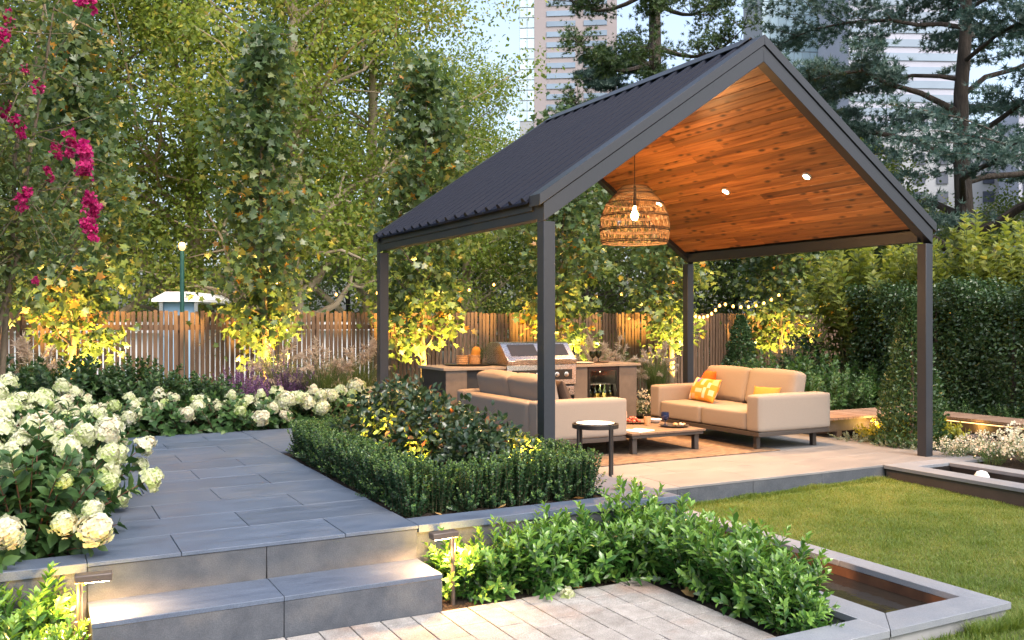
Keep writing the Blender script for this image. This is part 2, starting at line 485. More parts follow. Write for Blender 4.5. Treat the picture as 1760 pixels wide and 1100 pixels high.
M['petal_white'] = leafmat('petal_white', [(0, (.32, .42, .12)), (.22, (.50, .55, .30)), (.75, (.62, .60, .48)), (1, (.60, .48, .34))], .25, .7, .2)
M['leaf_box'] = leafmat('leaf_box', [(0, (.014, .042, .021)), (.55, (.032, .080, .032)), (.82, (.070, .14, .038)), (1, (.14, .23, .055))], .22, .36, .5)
M['leaf_camellia'] = leafmat('leaf_camellia', [(0, (.014, .034, .016)), (.55, (.034, .064, .024)), (.8, (.075, .095, .03)), (1, (.19, .075, .03))], .2, .28, .6)
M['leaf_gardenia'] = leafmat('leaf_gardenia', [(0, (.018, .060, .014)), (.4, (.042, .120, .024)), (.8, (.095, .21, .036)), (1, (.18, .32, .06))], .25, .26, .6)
M['leaf_dark'] = leafmat('leaf_dark', [(0, (.022, .055, .020)), (.7, (.05, .10, .030)), (1, (.10, .15, .04))], .22, .4)
M['leaf_fresh'] = leafmat('leaf_fresh', [(0, (.035, .085, .022)), (.7, (.07, .14, .035)), (1, (.14, .20, .05))], .3, .45)
M['leaf_hedge'] = leafmat('leaf_hedge', [(0, (.026, .060, .020)), (.7, (.058, .105, .032)), (1, (.12, .16, .045))], .18, .32, .5)
M['leaf_bamboo'] = leafmat('leaf_bamboo', [(0, (.10, .15, .03)), (.6, (.22, .25, .05)), (1, (.36, .33, .07))], .4, .45)
M['leaf_yellow'] = leafmat('leaf_yellow', [(0, (.16, .20, .03)), (1, (.38, .34, .05))], .35, .45)
M['leaf_silver'] = leafmat('leaf_silver', [(0, (.10, .15, .11)), (1, (.26, .30, .22))], .2, .5)
M['needle_cedar'] = leafmat('needle_cedar', [(0, (.038, .078, .060)), (.6, (.075, .130, .105)), (1, (.13, .195, .15))], .25, .5)
M['needle_pine'] = leafmat('needle_pine', [(0, (.030, .062, .020)), (.6, (.065, .11, .03)), (1, (.13, .17, .04))], .25, .5)
M['grass_blade'] = leafmat('grass_blade', [(0, (.065, .12, .020)), (.40, (.125, .19, .034)), (.70, (.23, .25, .06)), (1, (.40, .34, .13))], .35, .5, .3)
M['grass_tall'] = leafmat('grass_tall', [(0, (.06, .11, .028)), (.6, (.11, .155, .045)), (1, (.22, .20, .08))], .3, .5, .3)
M['grass_dry'] = leafmat('grass_dry', [(0, (.20, .15, .06)), (1, (.42, .31, .13))], .35, .6, .2)
M['plume'] = leafmat('plume', [(0, (.36, .28, .20)), (1, (.58, .48, .37))], .45, .8, .1)
M['salvia'] = leafmat('salvia', [(0, (.10, .045, .12)), (.5, (.19, .09, .20)), (1, (.30, .15, .26))], .3, .6, .2)
M['leaf_fallen'] = leafmat('leaf_fallen', [(0, (.36, .20, .07)), (1, (.52, .34, .14))], .15, .7, .2)

# ------------------------------------------------------------------ foliage helpers
def raw_mesh(name, V, F, tint=None, mat=None, smooth=False):
    V = np.asarray(V, dtype=np.float32).reshape(-1, 3)
    F = np.asarray(F, dtype=np.int32)
    k = F.shape[1]
    me = bpy.data.meshes.new(name)
    me.vertices.add(len(V)); me.vertices.foreach_set('co', V.ravel())
    me.loops.add(F.size); me.loops.foreach_set('vertex_index', F.ravel())
    me.polygons.add(len(F))
    me.polygons.foreach_set('loop_start', np.arange(0, F.size, k, dtype=np.int32))
    if smooth: me.polygons.foreach_set('use_smooth', np.ones(len(F), dtype=bool))
    me.update(calc_edges=True)
    if tint is not None:
        a = me.attributes.new('tint', 'FLOAT', 'POINT')
        a.data.foreach_set('value', np.asarray(tint, dtype=np.float32))
    if mat is not None: me.materials.append(mat)
    return me

T_DIAMOND = (np.array([(0, 0, 0), (.30, .45, .06), (0, 1, -.06), (-.30, .45, .06)], float), np.array([(0, 1, 3), (1, 2, 3)]))
T_NARROW = (np.array([(0, 0, 0), (.10, .4, .02), (0, 1, -.10), (-.10, .4, .02)], float), np.array([(0, 1, 3), (1, 2, 3)]))
T_OVAL = (np.array([(0, 0, 0), (.24, .28, .07), (.26, .60, .05), (0, 1, -.12), (-.26, .60, .05), (-.24, .28, .07), (0, .30, 0), (0, .62, -.02)], float),
          np.array([(0, 1, 6), (1, 2, 7), (1, 7, 6), (2, 3, 7), (0, 6, 5), (6, 7, 4), (6, 4, 5), (7, 3, 4)]))
T_LANCE = (np.array([(0, 0, 0), (.15, .30, .05), (.19, .62, .04), (0, 1, -.14), (-.19, .62, .04), (-.15, .30, .05), (0, .32, 0), (0, .64, -.02)], float), T_OVAL[1])
T_ROUND = (np.array([(0, 0, 0), (.33, .35, .05), (.30, .75, .02), (0, 1, -.05), (-.30, .75, .02), (-.33, .35, .05)], float),
           np.array([(0, 1, 5), (1, 2, 5), (2, 4, 5), (2, 3, 4)]))
_star = [(0, 0), (.42, -.02), (.26, .26), (.60, .46), (.26, .56), (0, 1.0), (-.26, .56), (-.60, .46), (-.26, .26), (-.42, -.02)]
T_MAPLE = (np.array([(0, .32, .0)] + [(x, y, .12 * abs(x) - .10 * max(0, y - .5)) for x, y in _star], float),
           np.array([(0, i + 1, (i + 1) % 10 + 1) for i in range(10)]))
_lob = [(0, 0), (.40, .12), (.30, .42), (.42, .70), (0, 1.0), (-.42, .70), (-.30, .42), (-.40, .12)]
T_LOBED = (np.array([(0, .4, 0)] + [(x, y, .10 * abs(x) - .08 * y * y) for x, y in _lob], float),
           np.array([(0, i + 1, (i + 1) % 8 + 1) for i in range(8)]))
def _tuft(n, w, seed):
    r = np.random.default_rng(seed)
    V, F = [], []
    for i in range(n):
        a = 2 * math.pi * i / n + r.uniform(-.3, .3)
        el = r.uniform(.25, 1.2)
        d = np.array([math.cos(a) * math.cos(el), math.sin(el), math.sin(a) * math.cos(el)]) * r.uniform(.7, 1.0)
        s = np.array([-math.sin(a), .2, math.cos(a)]) * w
        b = len(V)
        V += [s, -s, d]
        F.append((b, b + 1, b + 2))
    return np.array(V), np.array(F)
T_TUFT = _tuft(9, .10, 3)
T_PETAL = (np.array([(0, 0, 0), (.45, .5, .1), (0, 1, .0), (-.45, .5, .1)], float), np.array([(0, 1, 3), (1, 2, 3)]))

ORD = ['first', 'second', 'third', 'fourth', 'fifth', 'sixth', 'seventh', 'eighth', 'ninth', 'tenth', 'eleventh', 'twelfth', 'thirteenth', 'fourteenth', 'fifteenth']

def unit(a):
    a = np.asarray(a, float)
    return a / np.maximum(np.linalg.norm(a, axis=-1, keepdims=True), 1e-9)

def leaf_mesh(name, P, D, Nn, S, tpl, tint, mat):
    tv, tf = tpl
    P, D, Nn, S = [np.asarray(x, float) for x in (P, D, Nn, S)]
    D = unit(D)
    X = unit(np.cross(D, Nn))
    Z = np.cross(X, D)
    V = P[:, None, :] + S[:, None, None] * (tv[None, :, 0, None] * X[:, None, :] + tv[None, :, 1, None] * D[:, None, :] + tv[None, :, 2, None] * Z[:, None, :])
    n, k = len(P), len(tv)
    F = (tf[None, :, :] + (np.arange(n) * k)[:, None, None]).reshape(-1, 3)
    return raw_mesh(name, V, F, np.repeat(tint, k), mat)

def rnd_dirs(rng, n, up=0.0, out=None, k_out=0.0):
    d = rng.normal(0, 1, (n, 3))
    d = unit(d)
    d[:, 2] += up
    if out is not None: d = d + k_out * out
    return unit(d)

def cloud(rng, centers, per, sigma, size, up=.2, squash=.8, droop=.0, outw=.5, axis=None):
    """leaves scattered round clump centres: P, D, N, S, tint"""
    C = np.repeat(np.asarray(centers, float), per, axis=0)
    n = len(C)
    off = rng.normal(0, 1, (n, 3)) * sigma
    off[:, 2] *= squash
    P = C + off
    o = unit(off)
    D = unit(rng.normal(0, 1, (n, 3)) * .8 + o * outw + np.array([0, 0, -droop]))
    Nn = unit(rng.normal(0, .55, (n, 3)) + o * .45 + np.array([0, 0, up + .35]))
    S = rng.uniform(.65, 1.15, n) * size
    ct = np.repeat(rng.normal(0, .16, len(centers)), per)
    T = np.clip(rng.beta(2, 3, n) + ct, 0, 1)
    return P, D, Nn, S, T

def strips(name, P, W, side, tint, mat):
    """P (N,k,3) centre lines, W (N,k) half widths, side (N,3)"""
    n, k, _ = P.shape
    A = P + side[:, None, :] * W[:, :, None]
    B = P - side[:, None, :] * W[:, :, None]
    V = np.stack([A, B], axis=2).reshape(-1, 3)          # per blade: k*2 verts
    base = (np.arange(n) * k * 2)[:, None, None]
    q = np.array([[2 * i, 2 * i + 1, 2 * i + 3, 2 * i + 2] for i in range(k - 1)])
    F = (q[None] + base).reshape(-1, 4)
    return raw_mesh(name, V, F, np.repeat(tint, 2 * k), mat)

def blades(rng, n, r0, h, lean, w, k=5, flat=.0):
    """arching blades from a tuft"""
    a = rng.uniform(0, 2 * math.pi, n)
    rr = r0 * np.sqrt(rng.uniform(0, 1, n))
    base = np.stack([rr * np.cos(a), rr * np.sin(a), np.zeros(n)], 1)
    b = a + rng.normal(0, .7, n)
    d = np.stack([np.cos(b), np.sin(b), np.zeros(n)], 1)
    hh = h * rng.uniform(.55, 1.05, n)
    ll = lean * rng.uniform(.3, 1.25, n)
    t = np.linspace(0, 1, k)
    P = base[:, None, :] + d[:, None, :] * (ll[:, None] * t[None] ** 2)[:, :, None]
    z = hh[:, None] * (t[None] - (.16 + .45 * (ll / max(lean * 1.25, 1e-6)))[:, None] * .8 * t[None] ** 3)
    P[:, :, 2] += z
    W = w * rng.uniform(.7, 1.2, n)[:, None] * (1 - .92 * t[None] ** 1.6)
    side = np.stack([-np.sin(b), np.cos(b), np.zeros(n)], 1)
    return P, W, side

def shoots(rng, n, r0, spread, h, pair, start, size, up=.6, bow=.25, jitter=.15, decus=True, top_t=.25, dome=.25, low=0.0):
    """leafy stems from one crown; returns stem polylines, leaf arrays and the tips"""
    st, P, D, Nn, S, T, tips = [], [], [], [], [], [], []
    for i in range(n):
        a = rng.uniform(0, 2 * math.pi)
        q = math.sqrt(rng.uniform(0, 1))
        b = np.array([math.cos(a) * r0 * q, math.sin(a) * r0 * q, 0.])
        H = rng.uniform(*h) * (1 - dome * q * q)
        if rng.uniform() < low:
            q = rng.uniform(.75, 1.1); H *= rng.uniform(.15, .65)
        e = np.array([math.cos(a) * spread * q, math.sin(a) * spread * q, H]) + rng.normal(0, .05 * spread + .01, 3) * (1, 1, .4)
        m = (b + e) / 2 + np.array([math.cos(a), math.sin(a), .0]) * bow * spread * q * -.2 + np.array([0, 0, .12 * H])
        ts = np.linspace(0, 1, 6)
        C = np.stack([(1 - t) ** 2 * b + 2 * t * (1 - t) * m + t * t * e for t in ts])
        st.append(C)
        L = np.linalg.norm(np.diff(C, axis=0), axis=1).sum()
        k = max(2, int(L * (1 - start) / pair))
        ph = rng.uniform(0, math.pi)
        for j in range(k + 1):
            t = start + (1 - start) * j / k
            p = (1 - t) ** 2 * b + 2 * t * (1 - t) * m + t * t * e
            tg = unit(2 * (1 - t) * (m - b) + 2 * t * (e - m))
            u = unit(np.cross(tg, (.3, .1, 1.0) if abs(tg[2]) < .95 else (1., 0, 0)))
            w = np.cross(tg, u)
            ang = ph + (math.pi / 2 if decus and j % 2 else 0) + rng.normal(0, .25)
            last = j == k
            for s_ in (0, math.pi) if not last else (0, math.pi * .66, math.pi * 1.33):
                r_ = u * math.cos(ang + s_) + w * math.sin(ang + s_)
                kk = up + (.9 if last else .5 * t)
                d = unit(r_ + tg * kk + rng.normal(0, jitter, 3))
                P.append(p); D.append(d)
                Nn.append(unit(tg - d * .2 + rng.normal(0, .12, 3)))
                S.append(size * rng.uniform(.75, 1.12) * (.72 if last else 1.0) * (.8 + .2 * math.sin(math.pi * min(1, t * 1.1))))
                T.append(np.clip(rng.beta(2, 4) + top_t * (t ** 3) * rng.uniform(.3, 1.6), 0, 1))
        tips.append((e, unit(e - m)))
    return st, [np.array(x) for x in (P, D, Nn, S, T)], tips

def stems_mesh(name, st, r, mat, n=4):
    mb = MB()
    for C in st:
        k = len(C)
        mb.tube(C, [r * (1 - .6 * i / (k - 1)) for i in range(k)], n, cap=False)
    me = mb.mesh(name, True, 80)
    me.materials.append(mat)
    return me

def curve_pts(a, b, sag, k, rng=None, wob=0.0):
    a, b = np.asarray(a, float), np.asarray(b, float)
    t = np.linspace(0, 1, k)[:, None]
    P = a * (1 - t) + b * t + np.array([0, 0, 1.0]) * (sag * 4 * t * (1 - t))
    if rng is not None and wob: P[1:-1] += rng.normal(0, wob, (k - 2, 3))
    return P

def wobble_trunk(rng, h, r0, r1, k=9, wob=.05, lean=(0, 0)):
    z = np.linspace(0, h, k)
    P = np.stack([lean[0] * z / h, lean[1] * z / h, z], 1)
    P[1:, :2] += np.cumsum(rng.normal(0, wob, (k - 1, 2)), 0) * .5
    rad = r0 + (r1 - r0) * (z / h) ** .8
    rad[0] *= 1.25
    return P, rad

def at_height(P, z):
    return np.array([np.interp(z, P[:, 2], P[:, i]) for i in range(3)])

# ------------------------------------------------------------------ tree builders (meshes are shared between copies)
def broadleaf_meshes(seed, H, clear, rad, r0, n_clump, per, sigma, size, tpl, leaf, bark, squash=.75, narrow=False, top=1.0, droop=.2, n_sub=2):
    """trunk, limbs and a crown of leaf clumps; returns (trunk mesh, limb mesh, crown mesh)"""
    rng = np.random.default_rng(seed)
    P, tr = wobble_trunk(rng, H * .92, r0, r0 * .18, 10, H * .008)
    tm = MB().tube(P, list(tr), 9)
    limbs, centers = MB(), []
    n_limb = max(5, n_clump // (n_sub + 1))
    for i in range(n_limb):
        f = (i + .5) / n_limb
        z = clear + (H - clear) * (f ** .9)
        fr = (z - clear) / (H - clear)
        if narrow: env = rad * (.55 + .6 * math.sin(math.pi * min(1, fr * .95 + .05)) ** .8) * (1.12 - .45 * fr)
        else: env = rad * math.sqrt(max(.06, 1 - (fr * 1.35 - .45) ** 2 / 1.05))
        a = i * 2.39996 + rng.normal(0, .35)
        q = rng.uniform(.55, 1.0)
        zr = max(clear * .6, z - env * q * (1.0 if narrow else .75) * rng.uniform(.6, 1.1))
        s = at_height(P, min(zr, H * .9))
        e = np.array([math.cos(a) * env * q, math.sin(a) * env * q, z]) + rng.normal(0, .05 * rad, 3)
        C = curve_pts(s, e, rng.uniform(-.02, .10) * env, 6, rng, .03 * env)
        rb = np.interp(s[2], P[:, 2], tr) * rng.uniform(.35, .6)
        limbs.tube(C, list(np.linspace(rb, rb * .18, 6)), 6, cap=False)
        centers.append(e)
        for j in range(n_sub):
            t = rng.uniform(.35, .85)
            sp = C[int(t * 5)]
            e2 = sp + (e - s) * rng.uniform(.2, .5) + rng.normal(0, .30 * env, 3) * (1, 1, .8)
            C2 = curve_pts(sp, e2, .05 * env, 4, rng, .02 * env)
            limbs.tube(C2, list(np.linspace(rb * .45, rb * .1, 4)), 5, cap=False)
            centers.append(e2)
    for k in range(2):
        centers.append(np.array([0, 0, H * top]) + rng.normal(0, .1 * rad, 3))
    A = cloud(rng, np.array(centers), per, sigma, size, squash=squash, droop=droop)
    return (tm.mesh('trunk', True, 60), limbs.mesh('limbs', True, 60), leaf_mesh('crown', *A[:4], tpl, A[4], M[leaf]), M[bark])

def plant_tree(meshes, name, loc, label, cat='tree', group=None, rz=0.0, s=1.0):
    t = thing(name, loc, label, cat, group, rz)
    t.scale = (s, s, s) if not hasattr(s, '__len__') else s
    put('trunk', meshes[0], meshes[3], t)
    put('limbs', meshes[1], meshes[3], t)
    put('crown', meshes[2], None, t)
    return t

def shrub_thing(name, parts, loc, label, cat, group=None, rz=0.0, s=1.0):
    """parts: [(part name, mesh)]"""
    t = thing(name, loc, label, cat, group, rz)
    t.scale = (s, s, s) if not hasattr(s, '__len__') else s
    for n, me in parts:
        o = put(n, me, None, t)
        if n in ('flowers', 'flower_spikes', 'plumes'): o['kind'] = 'stuff'
    return t

# ------------------------------------------------------------------ the setting: ground, terrace, steps, beds, lawn, water
def sheet(name, x0, x1, y0, y1, z, mat, zf=None, n=1, label=None):
    mb = MB()
    if zf is None:
        mb.add([(x0, y0, z), (x1, y0, z), (x1, y1, z), (x0, y1, z)], [(0, 1, 2, 3)])
    else:
        xs, ys = np.linspace(x0, x1, n + 1), np.linspace(y0, y1, n + 1)
        vs_ = [(x, y, zf(x, y)) for y in ys for x in xs]
        fs = [(j * (n + 1) + i, j * (n + 1) + i + 1, (j + 1) * (n + 1) + i + 1, (j + 1) * (n + 1) + i) for j in range(n) for i in range(n)]
        mb.add(vs_, fs)
    return tag(mb.build(name, mat), label, None, None, 'structure')

sheet('ground', -900, 900, -300, 1500, -.66, M['ground'])
sheet('park_ground', -500, 500, 14.5, 1200, -.30, M['ground'])
sheet('garden_bed_back', -9, 22, 10.45, 14.5, -.10, M['soil'])
sheet('garden_bed_left', -9, .24, 5.17, 10.45, -.05, M['soil'])
sheet('garden_bed_right', 8.47, 22, 2.0, 10.45, -.245, M['soil'])
sheet('garden_bed_lower_left', -4, .245, 2.0, 5.14, -.43, M['soil'])
sheet('garden_bed_lower_right', 2.08, 4.07, 3.42, 5.15, -.435, M['soil'])
sheet('garden_bed_corner', 3.46, 4.9, 5.15, 6.3, -.43, M['soil'])

# --- upper terrace: base slab, separate bluestone tiles in half bond
BX0, BX1, BY0, BY1 = 2.08, 3.64, 5.36, 8.65          # planted bed in the terrace
tb = MB()
tb.box(.25, BX0 - .005, 5.165, 10.44, -.40, -.022)
tb.box(BX0 - .005, BX1 + .005, BY1 + .005, 10.44, -.40, -.0225)
tb.box(BX1 + .005, 4.06, 5.165, 10.44, -.40, -.0223)
tb.box(BX0 - .004, BX1 + .004, 5.165, BY0 - .005, -.40, -.0227)
terrace = tag(tb.build('terrace_paving', M['joint']), 'dark blue-grey stone terrace of large tiles beside the white hydrangeas', None, None, 'structure')
tile_cache = {}
def tile(parent, x0, x1, y0, y1, z1, th, mat, gap=.004, rng=random.Random(5), name='tile', tilt=True):
    w, d = round(x1 - x0 - gap, 3), round(y1 - y0 - gap, 3)
    if w < .03 or d < .03: return None
    key = (w, d, th, mat.name)
    if key not in tile_cache:
        b = .0025
        mb = MB()
        hx, hy = w / 2, d / 2
        mb.add([(-hx, -hy, -th), (hx, -hy, -th), (hx, hy, -th), (-hx, hy, -th), (-hx, -hy, -b), (hx, -hy, -b), (hx, hy, -b), (-hx, hy, -b),
                (-hx + b, -hy + b, 0), (hx - b, -hy + b, 0), (hx - b, hy - b, 0), (-hx + b, hy - b, 0)],
               [(8, 9, 10, 11)] + [(i, (i + 1) % 4, (i + 1) % 4 + 4, i + 4) for i in range(4)] + [(i + 4, (i + 1) % 4 + 4, (i + 1) % 4 + 8, i + 8) for i in range(4)])
        me = mb.mesh(name)
        me.materials.append(mat)
        tile_cache[key] = me
    o = put(name, tile_cache[key], None, parent, ((x0 + x1) / 2, (y0 + y1) / 2, z1 - (rng.uniform(0, .0012) if tilt else 0)))
    if tilt: o.rotation_euler = (rng.uniform(-.0012, .0012), rng.uniform(-.0012, .0012), 0)
    return o
ROW = .4645
y = 5.14
r_i = 0
while y < 10.42:
    y1 = min(y + ROW, 10.44)
    off = .71 if r_i % 2 == 0 else 1.165
    xs = sorted({.25, BX0, BX1} | {round(off + .91 * k, 3) for k in range(-1, 4) if .25 < off + .91 * k < BX1})
    for x0, x1 in zip(xs[:-1], xs[1:]):
        if x0 >= BX0 - .01 and x1 <= BX1 + .01:
            if y1 <= BY0 or y >= BY1 - .02: pass
            elif y < BY1 < y1: tile(terrace, x0, x1, BY1, y1, 0, .02, M['bluestone']); continue
            else: continue
            if y < 5.2: continue
        tile(terrace, x0, x1, y, y1, 0, .02, M['bluestone'])
    y = y1
    r_i += 1
for k in range(6):                                    # stone strip beside the bed, along the pavilion
    tile(terrace, BX1, 4.085, 5.36 + .91 * k, min(5.36 + .91 * (k + 1), 10.44), 0, .02, M['bluestone'])
for x0, x1 in ((BX0, 3.0), (3.0, BX1), (BX1, 4.085)):     # kerb in front of the bed
    tile(terrace, x0, x1, 5.14, 5.36, .0, .045, M['bluestone'])
for x0, x1 in ((-.65, .25), (-1.6, -.65)):
    tile(terrace, x0, x1, 5.14, 5.36, 0, .045, M['bluestone'])
# risers below the terrace edge
def block(parent, x0, x1, y0, y1, z0, z1, mat, name='riser_block', bevel=.003):
    return MB().box(x0 + .002, x1 - .002, y0, y1, z0, z1).build(name, mat, parent, bevel=bevel, seg=1)
for x0, x1 in ((.25, 1.165), (1.165, 2.075)):
    block(terrace, x0, x1, 5.147, 5.163, -.21, -.024, M['bluestone_riser'])
for x0, x1 in ((2.075, 3.0), (3.0, 4.055)):
    block(terrace, x0, x1, 5.160, 5.164, -.60, -.047, M['bluestone_riser'], 'wall_block', 0)
for x0, x1 in ((-.65, .25), (-1.6, -.65)):
    block(terrace, x0, x1, 5.156, 5.164, -.60, -.047, M['bluestone_riser'], 'wall_block', 0)
block(terrace, 4.06, 4.068, 5.164, 10.4, -.6, -.024, M['bluestone_riser'], 'wall_block', 0)
# --- lower step
step = tag(MB().box(.256, 2.068, 4.79, 5.144, -.60, -.226).build('stone_step', M['joint']), 'low bluestone step lit by the two garden bollards', None, None, 'structure')
for x0, x1 in ((.25, 1.17), (1.17, 2.075)):
    tile(step, x0, x1, 4.762, 5.147, -.2015, .024, M['bluestone'], .003)
    block(step, x0, x1, 4.766, 4.789, -.60, -.2275, M['bluestone_riser'])
# --- pale cobbles
rg = random.Random(11)
paving = tag(MB().box(.0, 3.46, 2.2, 4.764, -.60, -.432).build('cobbled_paving', M['joint']), 'pale cream paving of small cobbles in the foreground', None, None, 'structure')
cw = .176
for i in range(20):
    x0 = 3.46 - cw * (i + 1)
    if x0 < -.05: break
    yy = 4.764 - rg.uniform(0, .2)
    tile(paving, x0, x0 + cw, yy, 4.764, -.413, .02, M['cobble'], .007, rg, 'cobble')
    while yy > 3.0:
        ln = rg.choice((.20, .235, .27, .30))
        tile(paving, x0, x0 + cw, yy - ln, yy, -.413 + rg.uniform(-.002, .002), .02, M['cobble'], .007, rg, 'cobble')
        yy -= ln
# --- pavilion floor
pf = tag(MB().box(4.07, 8.86, 6.30, 11.6, -.62, FZ - .021).build('pavilion_floor', M['joint']), 'stone tiled floor of the pavilion, raised above the lawn', None, None, 'structure')
k = 0
yy = 6.275
while yy < 11.5:
    y1 = min(yy + .6, 11.6)
    x = 4.075 - (.45 if k % 2 else 0)
    while x < 8.86:
        a, b = max(x, 4.075), min(x + .9, 8.87)
        tile(pf, a, b, yy, y1, FZ, .02, M['pavilion_stone'], .003)
        x += .9
    yy = y1
    k += 1
for i in range(4):
    block(pf, 4.08 + .87 * i, 4.08 + .87 * (i + 1), 6.28, 6.299, -.62, FZ - .0215, M['bluestone_riser'])
for a, b, c, d in ((7.565, 8.15, 6.06, 6.275), (8.15, 8.87, 6.06, 6.275)):
    tile(pf, a, b, c, d, FZ, .03, M['coping'], .003)
# --- mulch bed inside the terrace
sheet('mulch_bed', BX0, BX1, BY0, BY1, -.025, M['soil'], lambda x, y: -.028 + .012 * math.sin(13 * x) * math.sin(11 * y), 24)

# --- lawn
def lawn_z(x, y):
    return -.455 + .085 * max(0, min(1, (y - 3.0) / 3.3)) + .035 * max(0, min(1, (x - 5.2) / 2.3))
sheet('lawn', 4.88, 7.56, 3.21, 6.29, 0, M['lawn_base'], lawn_z, 12)
sheet('lawn_front', 3.0, 11, .5, 3.22, 0, M['lawn_base'], lambda x, y: lawn_z(x, y) - .004, 12)
rng = np.random.default_rng(77)
def grass_patch(name, x0, x1, y0, y1, n, h, label):
    X, Y = rng.uniform(x0, x1, n), rng.uniform(y0, y1, n)
    a = rng.uniform(0, 2 * math.pi, n)
    L = rng.uniform(.25, 1.0, n) * h * .9
    hh = h * rng.uniform(.55, 1.15, n) * (.8 + .5 * (.5 + .5 * np.sin(X * 9 + 3 * np.sin(Y * 6))) * (.5 + .5 * np.sin(Y * 11 + 2 * np.sin(X * 7))))
    Z = np.array([lawn_z(p, q) for p, q in zip(X, Y)]) - .004
    t = np.array([0, .55, 1.0])
    P = np.zeros((n, 3, 3))
    for i in range(3):
        P[:, i, 0] = X + np.cos(a) * L * t[i] ** 1.5
        P[:, i, 1] = Y + np.sin(a) * L * t[i] ** 1.5
        P[:, i, 2] = Z + hh * t[i] * (1 - .18 * t[i])
    W = np.stack([np.full(n, .0019), np.full(n, .0016), np.full(n, .0003)], 1) * rng.uniform(.7, 1.3, n)[:, None]
    side = np.stack([-np.sin(a), np.cos(a), np.zeros(n)], 1)
    pt = .5 + .5 * np.sin(X * 2.1 + 1.3 * np.sin(Y * 1.7)) * np.sin(Y * 2.3 + X)
    pt2 = .5 + .5 * np.sin(X * 7.3 + 2 * np.sin(Y * 5.1)) * np.sin(Y * 6.7 + 1.5 * np.sin(X * 4.3))
    T = np.clip(rng.beta(2, 3, n) * .75 + .22 * pt + .22 * pt2 - .12, 0, 1)
    return tag(put(name, strips(name, P, W, side, T, M['grass_blade'])), label, 'grass', None, 'stuff')
grass_patch('lawn_grass', 4.9, 7.55, 3.21, 6.285, 150000, .034, 'mown green and straw coloured lawn grass beside the water trough')
grass_patch('lawn_grass_front', 4.0, 7.6, 2.2, 3.2, 36000, .038, 'shaded green lawn grass in front of the trough end')

grass_patch('lawn_grass_edge', 4.45, 5.1, 3.10, 3.19, 1500, .10, 'longer grass tufts against the near end of the water trough')
grass_patch('lawn_grass_slab_edge', 4.9, 7.5, 6.20, 6.275, 5000, .055, 'longer grass fringe along the pavilion floor edge')

# --- L of the stone trough
trough = thing('water_trough', (4.4, 4.6, -.60), 'long stone rimmed rectangular water trough between the lawn and the gardenias', 'water trough')
def tl(mb): return mb.shift((-4.4, -4.6, .60))
TX0, TX1, TY0, TY1, TZ = 3.90, 4.895, 3.205, 6.0, -.345
IX0, IX1, IY0, IY1 = 4.105, 4.735, 3.41, 5.82
w = MB()
for a in ((TX0 + .02, IX0 - .012, TY0 + .02, TY1 - .02), (IX1 + .012, TX1 - .02, TY0 + .02, TY1 - .02), (IX0 - .0115, IX1 + .0115, TY0 + .0205, IY0 - .012), (IX0 - .0115, IX1 + .0115, IY1 + .012, TY1 - .0205)):
    w.box(*a, -.62, TZ - .041)
w.box(3.0, TX0 + .018, TY0 + .022, IY0 - .012, -.62, TZ - .0412)
tl(w).build('wall', M['render_wall'], trough)
def coping(poly):
    mb = MB().prism(poly, 'z', TZ - .04, TZ)
    return tl(mb).build('coping_slab', M['coping'], trough, bevel=.003, seg=1)
g_ = .0015
coping([(TX0, TY0 + .003), (IX0 - .001, IY0), (IX0 - .001, 4.55), (TX0, 4.55)])
coping([(TX0, 4.553), (IX0, 4.553), (IX0, IY1), (TX0, IY1)])
coping([(TX0 + .003, TY0), (TX1 - .001, TY0), (IX1, IY0), (IX0 + .002, IY0)])
coping([(TX1, TY0 + .002), (TX1, 4.30), (IX1, 4.30), (IX1, IY0 + .002)])
coping([(TX1, 4.303), (TX1, IY1), (IX1, IY1), (IX1, 4.303)])
coping([(TX0, IY1 + .003), (TX1, IY1 + .003), (TX1, TY1), (TX0, TY1)])
coping([(3.0, TY0), (TX0 - .003, TY0), (TX0 - .003, IY0), (3.0, IY0)])
li = MB()
li.box(IX0 - .010, IX0, IY0, IY1, -.60, TZ - .0405).box(IX1, IX1 + .010, IY0, IY1, -.60, TZ - .0405)
li.box(IX0 - .01, IX1 + .01, IY0 - .010, IY0 - .0005, -.60, TZ - .0405).box(IX0 - .01, IX1 + .01, IY1 + .0005, IY1 + .01, -.60, TZ - .0405)
li.box(IX0, IX1, IY0, IY1, -.61, -.595)
tl(li).build('steel_lining', M['corten'], trough)
tl(MB().add([(IX0, IY0, -.445), (IX1, IY0, -.445), (IX1, IY1, -.445), (IX0, IY1, -.445)], [(0, 1, 2, 3)])).build('water_surface', M['water'], trough)
lt = tl(MB().tube([(4.12, 3.95, -.41), (4.15, 4.02, -.405)], [.018, .022], 12)).build('trough_lamp', M['fixture'], trough)
light('trough_spot', 'SPOT', (4.15 - 4.4, 4.03 - 4.6, -.398 + .6), 13, WARM, trough, target=(4.3 - 4.4, 3.45 - 4.6, .12), size=85, blend=.4, radius=.015)
light('trough_spot', 'SPOT', (4.15 - 4.4, 4.12 - 4.6, -.398 + .6), 8, WARM, trough, target=(4.72 - 4.4, 4.75 - 4.6, .17), size=95, blend=.5, radius=.015)

